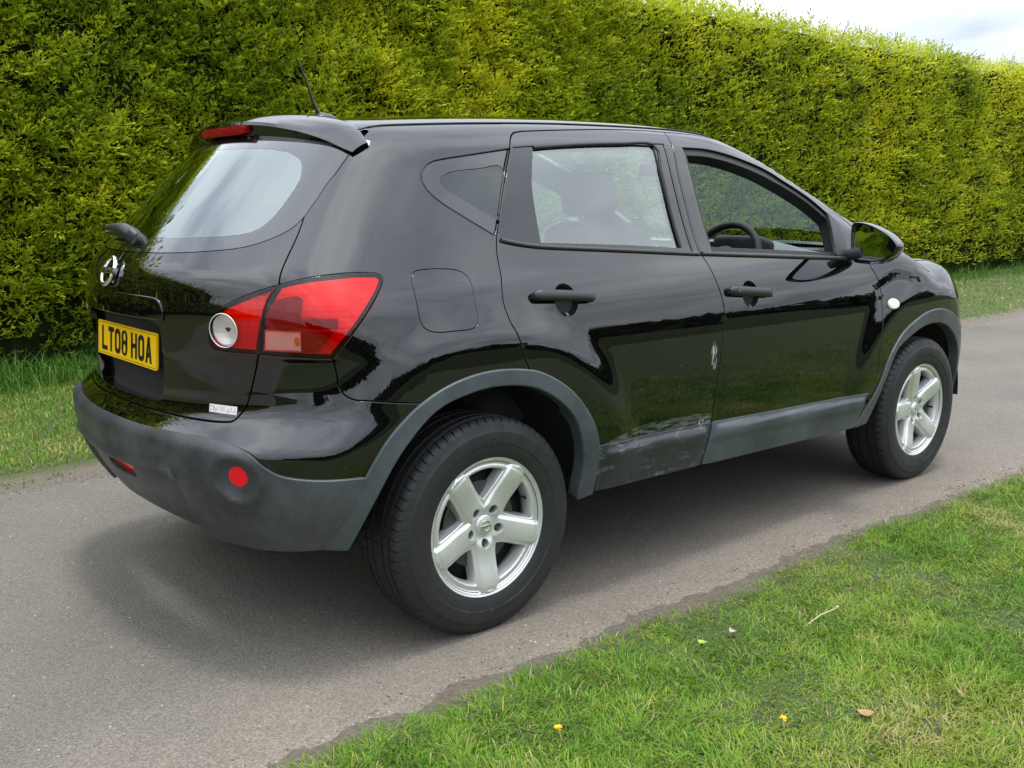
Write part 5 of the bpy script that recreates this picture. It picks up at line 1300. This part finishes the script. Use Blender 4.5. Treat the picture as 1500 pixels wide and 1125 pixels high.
by_angle(mesh_obj('rim_barrel', V, Fc, 'silver', wheel0), 50)
for v in range(5):
    a = SPOKES[v]; c = Vector((.0575 * math.cos(a), 0, .0575 * math.sin(a)))
    V, Fc = tube_mesh([c + Vector((0, -.052, 0)), c + Vector((0, -.066, 0)), c + Vector((0, -.0685, 0))], [.0085, .0085, .006], 6); by_angle(mesh_obj('wheel_nut', V, Fc, 'steel', wheel0), 30)
V, Fc = lathe([(.0001, -.0815), (.020, -.0812), (.0245, -.080), (.0255, -.077), (.028, -.0765), (.0295, -.074)], 40); cc = by_angle(mesh_obj('centre_cap', V, Fc, 'silver', wheel0), 40)
V, Fc = lathe([(.015, -.0813), (.0155, -.0835), (.0185, -.0835), (.019, -.0812)], 36); by_angle(mesh_obj('cap_emblem', V, Fc, 'chrome', cc), 40)
box('cap_emblem', (0, -.083, 0), (.040, .003, .0075), 'chrome', cc, .001)
V, Fc = lathe([(.065, -.048), (.135, -.048), (.138, -.045), (.138, -.03), (.06, -.03)], 48); by_angle(mesh_obj('brake_disc', V, Fc, 'steel', wheel0), 40)
box('brake_caliper', (.085, -.035, .085), (.11, .05, .07), 'black', wheel0, .01, rot=Matrix.Rotation(-.785, 3, 'Y'))
V, Fc = lathe([(.0001, -.058), (.195, -.02), (.196, .02)], 40); mesh_obj('wheel_back', V, Fc, 'black', wheel0)
V, Fc = tube_mesh([(.150 * math.cos(R(18)) + .03, -.045, .150 * math.sin(R(18)) + .01), (.178 * math.cos(R(18)), -.072, .178 * math.sin(R(18)))], .005, 8); mesh_obj('tyre_valve', V, Fc, 'black', wheel0)
def place_wheel(src, loc, rot, spin, copy):
    w = src
    if copy:
        w = src.copy(); COL.objects.link(w)
        for ch in src.children:
            c = ch.copy(); COL.objects.link(c); c.parent = w
            for g3 in ch.children:
                d = g3.copy(); COL.objects.link(d); d.parent = c
    w.parent = car; w.location = loc; w.rotation_euler = (0, 0, rot)
    # turn the wheel on its axle; the tyre keeps its flat on the ground
    for c in w.children:
        if not c.name.startswith('tyre') or c.name.startswith('tyre_valve'): c.rotation_euler = (0, spin, 0)
    return w
place_wheel(wheel0, (2.63, -.772, .335), 0, R(23), True)
place_wheel(wheel0, (0, .775, .335), math.pi, R(20), True)
place_wheel(wheel0, (2.63, .772, .335), math.pi, R(50), True)
place_wheel(wheel0, (0, -.775, .335), 0, 0, False)

# ---- door mirrors
mir = [(-.852, 1.215), (-.901, 1.225), (-.969, 1.211), (-1.044, 1.181), (-1.088, 1.150), (-1.099, 1.128), (-1.079, 1.095), (-1.035, 1.067), (-.981, 1.057), (-.925, 1.056), (-.876, 1.060), (-.856, 1.084), (-.849, 1.150)]
mo = closed(np.array(mir), .008); cen = np.array([-.975, 1.140])
def shell(rings, mat, name, parent, cap_first=False):
    V = []; Fc = []; n = len(mo)
    for (x, s, sh) in rings:
        for p in mo: q = cen + (p - cen) * s + np.array(sh); V.append((x + .02 + .30 * (q[0] + .975), q[0], q[1]))
    for i in range(len(rings) - 1):
        for j in range(n): Fc.append((i * n + j, i * n + (j + 1) % n, (i + 1) * n + (j + 1) % n, (i + 1) * n + j))
    Fc.append(tuple(range((len(rings) - 1) * n, len(rings) * n)))
    if cap_first: Fc.append(tuple(range(n))[::-1])
    bm_o = mesh_obj(name, V, Fc, mat, parent); return by_angle(bm_o, 45)
mrr = empty('door_mirror', parent=car)
shell([(1.938, .86, (0, 0)), (1.928, .95, (0, 0)), (1.924, .985, (0, 0)), (1.928, 1.0, (0, 0)), (1.95, 1.012, (0, 0)), (1.985, .985, (.004, 0)), (2.02, .91, (.01, -.002)), (2.045, .79, (.018, -.004)), (2.062, .60, (.026, -.006)), (2.070, .30, (.03, -.008))], 'blackgloss', 'mirror_housing', mrr)
mg = shell([(1.936, .845, (.004, .001)), (1.9365, .5, (.004, .001))], 'mirror', 'mirror_glass', mrr)
for v in mg.data.vertices: v.co.x += -.066 * (v.co.y + .975) + .006 + .0855 * (v.co.z - 1.14)      # the glass itself is set less square than its shell
V, Fc = tube_mesh([(2.01, -.795, 1.088), (2.0, -.83, 1.090), (1.985, -.875, 1.094), (1.99, -.90, 1.100)], [.030, .026, .024, .028], 14); by_angle(mesh_obj('mirror_arm', V, Fc, 'plastic', mrr), 50)
mr2 = empty('door_mirror', parent=car)
for ch in list(mrr.children): mirror_obj(ch, parent=mr2)

# ---- aerial
an = empty('aerial', parent=car)
V = []; Fc = []
for i, (f, h) in enumerate(((0, .0), (.15, .018), (.45, .030), (.75, .024), (1, .006))):
    x = -.075 + .105 * f
    for t in np.linspace(0, math.pi, 9): V.append((x, .026 * (1 - .5 * (1 - f)**2) * math.cos(t), float(ZROOF(x)) - .004 + h * math.sin(t)))
for i in range(4):
    for j in range(8): Fc.append((i * 9 + j, i * 9 + j + 1, (i + 1) * 9 + j + 1, (i + 1) * 9 + j))
Fc += [tuple(range(9)), tuple(range(36, 45))[::-1]]
by_angle(mesh_obj('aerial_base', V, Fc, 'plastic', an), 60)
tube('aerial_mast', [(-.042, 0, 1.624), (-.060, 0, 1.660), (-.085, 0, 1.735), (-.117, 0, 1.80)], [.0075, .005, .0038, .0032], 'handle', an, 8)

# ---- number plate, emblem, dealer sticker
pt = R(4.4); PX, PZ = -.752, .8856
plt = empty('number_plate', parent=car)
def on_plate(u, v, d=0.0):      # u to the right of the reader, v up
    return Vector((PX + v * math.sin(pt) - d * math.cos(pt), -u, PZ + v * math.cos(pt) + d * math.sin(pt)))
def plate_solid(name, loop2, d0, d1, mat, parent, holes=()):
    q, tri = triangulate(np.array(loop2, float), [np.array(h, float) for h in holes], 1.0)
    V = [on_plate(x, y, d1) for x, y in q]; n = len(V); Fc = [tuple(t) for t in tri]
    cnt = {}
    for t in tri:
        for i in range(3): cnt[(t[i], t[(i + 1) % 3])] = 1
    V += [on_plate(x, y, d0) for x, y in q]
    for (i, j) in cnt:
        if (j, i) not in cnt: Fc.append((j, i, n + i, n + j))
    o = mesh_obj(name, V, Fc, mat, parent, smooth=False); return o
def rrect(cx, cy, w, h, r, n=6):
    p = []
    for (sx2, sy2, a0) in ((1, 1, 0), (-1, 1, 90), (-1, -1, 180), (1, -1, 270)):
        for t in np.linspace(R(a0), R(a0 + 90), n): p.append((cx + sx2 * (w / 2 - r) + r * math.cos(t), cy + sy2 * (h / 2 - r) + r * math.sin(t)))
    return p
plate_solid('plate_board', rrect(0, 0, .520, .111, .010), 0, .005, 'plate', plt)
plate_solid('plate_border', rrect(0, 0, .510, .101, .008), .0048, .0056, 'ink', plt, [rrect(0, 0, .5075, .0985, .0075)])
cw, ch_, st = .050, .079, .014
def ring_char(cx, cy, w, h): return [rrect(cx, cy, w, h, min(w / 2, h / 2) * .85, 8)], [rrect(cx, cy, w - 2 * st, h - 2 * st, (w / 2 - st) * .8, 8)]
def glyph(c):
    w, h, s = cw / 2, ch_ / 2, st
    if c == 'L': return [([(-w, -h), (w, -h), (w, -h + s), (-w + s, -h + s), (-w + s, h), (-w, h)], [])]
    if c == 'T': return [([(-s / 2, -h), (s / 2, -h), (s / 2, h - s), (w, h - s), (w, h), (-w, h), (-w, h - s), (-s / 2, h - s)], [])]
    if c == 'H': return [([(-w, -h), (-w + s, -h), (-w + s, -s / 2), (w - s, -s / 2), (w - s, -h), (w, -h), (w, h), (w - s, h), (w - s, s / 2), (-w + s, s / 2), (-w + s, h), (-w, h)], [])]
    if c == 'A': return [([(-w, -h), (-w + s, -h), (-w + s + .004, -h + .018), (w - s - .004, -h + .018), (w - s, -h), (w, -h), (s * .55, h), (-s * .55, h)], [[(-w + s + .0075, -h + .031), (w - s - .0075, -h + .031), (0, h - .018)]])]
    if c in '0O': return [(rrect(0, 0, cw, ch_, .020, 8), [rrect(0, 0, cw - 2 * s, ch_ - 2 * s, .0095, 8)])]
    if c == '8':
        return [(rrect(0, 0, cw, ch_, .020, 8), [rrect(0, .0192, cw - 2 * s, .0245, .0095, 8), rrect(0, -.0178, cw - 2 * s, .0275, .0095, 8)])]
x = -.219 + cw / 2
for c in 'LT08 HOA':
    if c == ' ': x += .022; continue
    for (o_, hs) in glyph(c): plate_solid('plate_character', [(px + x, py) for px, py in o_], .0048, .0062, 'ink', plt, [[(px + x, py) for px, py in h] for h in hs])
    x += cw + .011
plate_solid('plate_backing', rrect(0, 0, .500, .095, .01), -.03, 0.0002, 'black', plt)
# emblem: chrome ring crossed by a bar
em = empty('emblem', parent=car)
ec = skin_side(np.array([A0]), np.array([1.112]))[0]; en = Vector(grad(ec[None])[0]); eu = Vector((0, 0, 1)); et = eu.cross(en).normalized(); eu = en.cross(et).normalized()
def on_em(u, v, d): return Vector(ec) + et * u + eu * v + en * d
V, Fc = tube_mesh([on_em(.043 * math.cos(t), .043 * math.sin(t), .008) for t in np.linspace(0, 2 * math.pi, 49)], .0075, 10, cap=False); by_angle(mesh_obj('emblem_ring', V, Fc, 'chrome', em), 60)
bb = [on_em(u, v, d) for d in (.002, .016) for u, v in ((-.056, -.010), (.056, -.010), (.056, .010), (-.056, .010))]
mesh_obj('emblem_bar', bb, [(0, 1, 2, 3)[::-1], (4, 5, 6, 7), (0, 1, 5, 4), (1, 2, 6, 5), (2, 3, 7, 6), (3, 0, 4, 7)], 'chrome', em, smooth=False)
text_mesh('emblem_lettering', 'NISSAN', .017, 'ink', em, .0004, xform=lambda c: on_em(c.x, c.y, .0165 + c.z))
stk = empty('dealer_sticker', parent=car)
sa, sz = -.7485, .748
def on_gate(u, v, d):
    P = skin_side(np.array([sa + u]), np.array([sz + v]))[0]; return Vector(P) + Vector(grad(P[None])[0]) * d
V = [on_gate(u, v, .0012) for u in np.linspace(-.047, .047, 9) for v in (-.0115, .0115)]
mesh_obj('sticker_label', V, [(2 * i, 2 * i + 2, 2 * i + 3, 2 * i + 1) for i in range(8)], 'white', stk)
text_mesh('sticker_lettering', 'Glyn Hopkin', .0185, 'redink', stk, .0002, xform=lambda c: on_gate(c.x, c.y, .0017 + c.z))

# ---- cabin
def pad(name, c, s, mat, parent, rot=None, bevel=.05): return box(name, c, s, mat, parent, bevel, 4, rot)
RY = lambda a: Matrix.Rotation(a, 3, 'Y')
for y_ in (-.36, .36):
    st_ = empty('front_seat', parent=car)
    pad('seat_cushion', (1.35, y_, .62), (.52, .50, .20), 'seat', st_, RY(R(-8)))
    pad('backrest', (1.02, y_, .93), (.16, .50, .62), 'seat', st_, RY(R(-14)), .06)
    pad('headrest', (.915, y_, 1.345), (.09, .26, .17), 'seat', st_, RY(R(-10)), .04)
    for d in (-.06, .06): tube('headrest_post', [(.945, y_ + d, 1.20), (.925, y_ + d, 1.30)], .006, 'steel', st_, 8)
rs_ = empty('rear_seat', parent=car)
pad('seat_cushion', (.42, 0, .66), (.48, 1.24, .18), 'seat', rs_, RY(R(-6)))
pad('backrest', (.10, 0, .93), (.15, 1.24, .58), 'seat', rs_, RY(R(-20)), .06)
for y_ in (-.38, .38): pad('headrest', (-.01, y_, 1.25), (.08, .26, .12), 'seat', rs_, RY(R(-14)), .035)
ds = empty('dashboard', parent=car)
V = []; Fc = []
pr = [(1.89, .70), (1.86, .86), (1.89, 1.01), (1.95, 1.055), (2.05, 1.072), (2.40, 1.070), (2.58, 1.045), (2.60, .70)]
for y_ in np.linspace(-.74, .74, 25):
    hump = .065 * math.exp(-((y_ + .36) / .17)**4)
    for (x_, z_) in pr: V.append((x_ - (.05 * math.exp(-((y_ + .36) / .2)**2) if x_ < 2.05 else 0), y_, z_ + (hump if 1.0 < z_ and x_ < 2.1 else 0) - (.02 * (y_ / .74)**4 if z_ > 1 else 0)))
for i in range(24):
    for j in range(7): Fc.append((i * 8 + j, i * 8 + j + 1, (i + 1) * 8 + j + 1, (i + 1) * 8 + j))
by_angle(mesh_obj('dash_top', V, Fc, 'cabin', ds), 40)
tube('air_vent', [(1.97, -.66, 1.055), (1.915, -.66, 1.048)], .038, 'chrome', ds, 24); tube('air_vent', [(1.97, -.66, 1.055), (1.912, -.66, 1.0475)], .031, 'black', ds, 24)
pad('instrument_cowl', (1.90, -.36, 1.105), (.13, .27, .10), 'cabin_dark', ds, RY(R(14)), .03)
sw = empty('steering_wheel', parent=car)
sc_c = Vector((1.752, -.36, 1.045)); sa_ = Vector((-.90, 0, .43)).normalized(); sl_ = Vector((0, 1, 0)); su_ = sa_.cross(sl_) * -1
V, Fc = tube_mesh([sc_c + sl_ * (.183 * math.cos(t)) + su_ * (.183 * math.sin(t)) for t in np.linspace(0, 2 * math.pi, 49)], .0165, 12, cap=False); by_angle(mesh_obj('steering_rim', V, Fc, 'cabin_dark', sw), 70)
V, Fc = tube_mesh([sc_c - sa_ * .03, sc_c + sa_ * .01, sc_c + sa_ * .028, sc_c + sa_ * .034], [.07, .078, .066, .03], 20); by_angle(mesh_obj('steering_boss', V, Fc, 'cabin_dark', sw), 50)
for t in (R(0), R(180), R(270)): tube('steering_spoke', [sc_c, sc_c + sl_ * (.178 * math.cos(t)) + su_ * (.178 * math.sin(t))], .016, 'cabin_dark', sw, 8)
tube('steering_column', [sc_c - sa_ * .02, sc_c - sa_ * .30], .04, 'cabin_dark', sw, 12)
iv = pad('interior_mirror', (1.72, 0, 1.46), (.03, .22, .06), 'cabin_dark', car, None, .012)

# ================================================================== small things on the verge
def leaf_thing(name, x, y, size, col, label, cat, curl=.3, group=None):
    z = float(ground_z(np.array([x]), np.array([y]))[0]) + .012
    V = []; Fc = []; n = 7; an = random.uniform(0, 6.28); ca, sa2 = math.cos(an), math.sin(an)
    for i in range(n):
        f = i / (n - 1); w = math.sin(math.pi * f**.8) * .36 * size + .0005
        for s in (-1, 0, 1):
            u, v = (f - .5) * size, s * w; h = curl * size * (abs(s) * .35 + (f - .5)**2 * 1.2)
            V.append((x + u * ca - v * sa2, y + u * sa2 + v * ca, z + h))
    for i in range(n - 1):
        for s in range(2): Fc.append((i * 3 + s, i * 3 + s + 1, (i + 1) * 3 + s + 1, (i + 1) * 3 + s))
    m = M.setdefault(cat + str(col), pmat(cat.replace(' ', '_'), col, .8, var=.25, vscale=60))
    o = mesh_obj(name, V, Fc, m); tag(o, label, cat, group); return o
leaf_thing('dry_leaf', .33, -1.96, .045, (.30, .17, .09), 'curled brown dry leaf lying flat on the lawn grass', 'dry leaf')
leaf_thing('dry_leaf', .475, -1.44, .030, (.42, .38, .33), 'small pale grey dry leaf in the grass beside the lane', 'dry leaf', .8)
leaf_thing('dock_leaf', .36, -1.42, .032, (.22, .34, .05), 'small yellow green broad leaf among the grass blades', 'leaf')
# a spent dandelion: pale bent stalk with a tuft
def dandelion(x, y, h, lean, az_, flower, label):
    z = float(ground_z(np.array([x]), np.array([y]))[0]); t = empty('dandelion', (x, y, z)); tag(t, label, 'dandelion')
    d = Vector((math.cos(az_) * math.sin(lean), math.sin(az_) * math.sin(lean), math.cos(lean)))
    M.setdefault('stalk', pmat('pale_stalk', (.42, .38, .20), .7)); M.setdefault('petal', pmat('yellow_petals', (.80, .50, .01), .6)); M.setdefault('tuft', pmat('seed_tuft', (.52, .45, .35), .9))
    tube('stalk', [(0, 0, 0), d * h * .5 + Vector((0, 0, h * .06)), d * h], .0022, 'stalk', t, 6)
    V = []; Fc = []; c = d * h; nb = 22 if flower else 12
    for i in range(nb):
        a = 6.283 * i / nb + random.uniform(-.1, .1); e = random.uniform(.1, .9); p = Vector((math.cos(a) * math.cos(e), math.sin(a) * math.cos(e), math.sin(e))); l = random.uniform(.8, 1.1) * (.013 if flower else .010)
        s = p.cross(Vector((0, 0, 1))).normalized() * .0022; k = len(V); V += [c, c + p * l * .6 + s, c + p * l, c + p * l * .6 - s]; Fc += [(k, k + 1, k + 2, k + 3)]
    mesh_obj('flower_head', V, Fc, 'petal' if flower else 'tuft', t, smooth=False)
dandelion(.690, -1.545, .135, 1.30, -.25, False, 'spent pale dandelion stalk leaning over in the lawn')
dandelion(-.30, -1.52, .030, .3, 2.0, True, 'yellow dandelion flower in the lawn close to the lane edge')
dandelion(.13, -1.86, .022, .3, 1.0, True, 'tiny yellow dandelion bud deeper in the lawn')
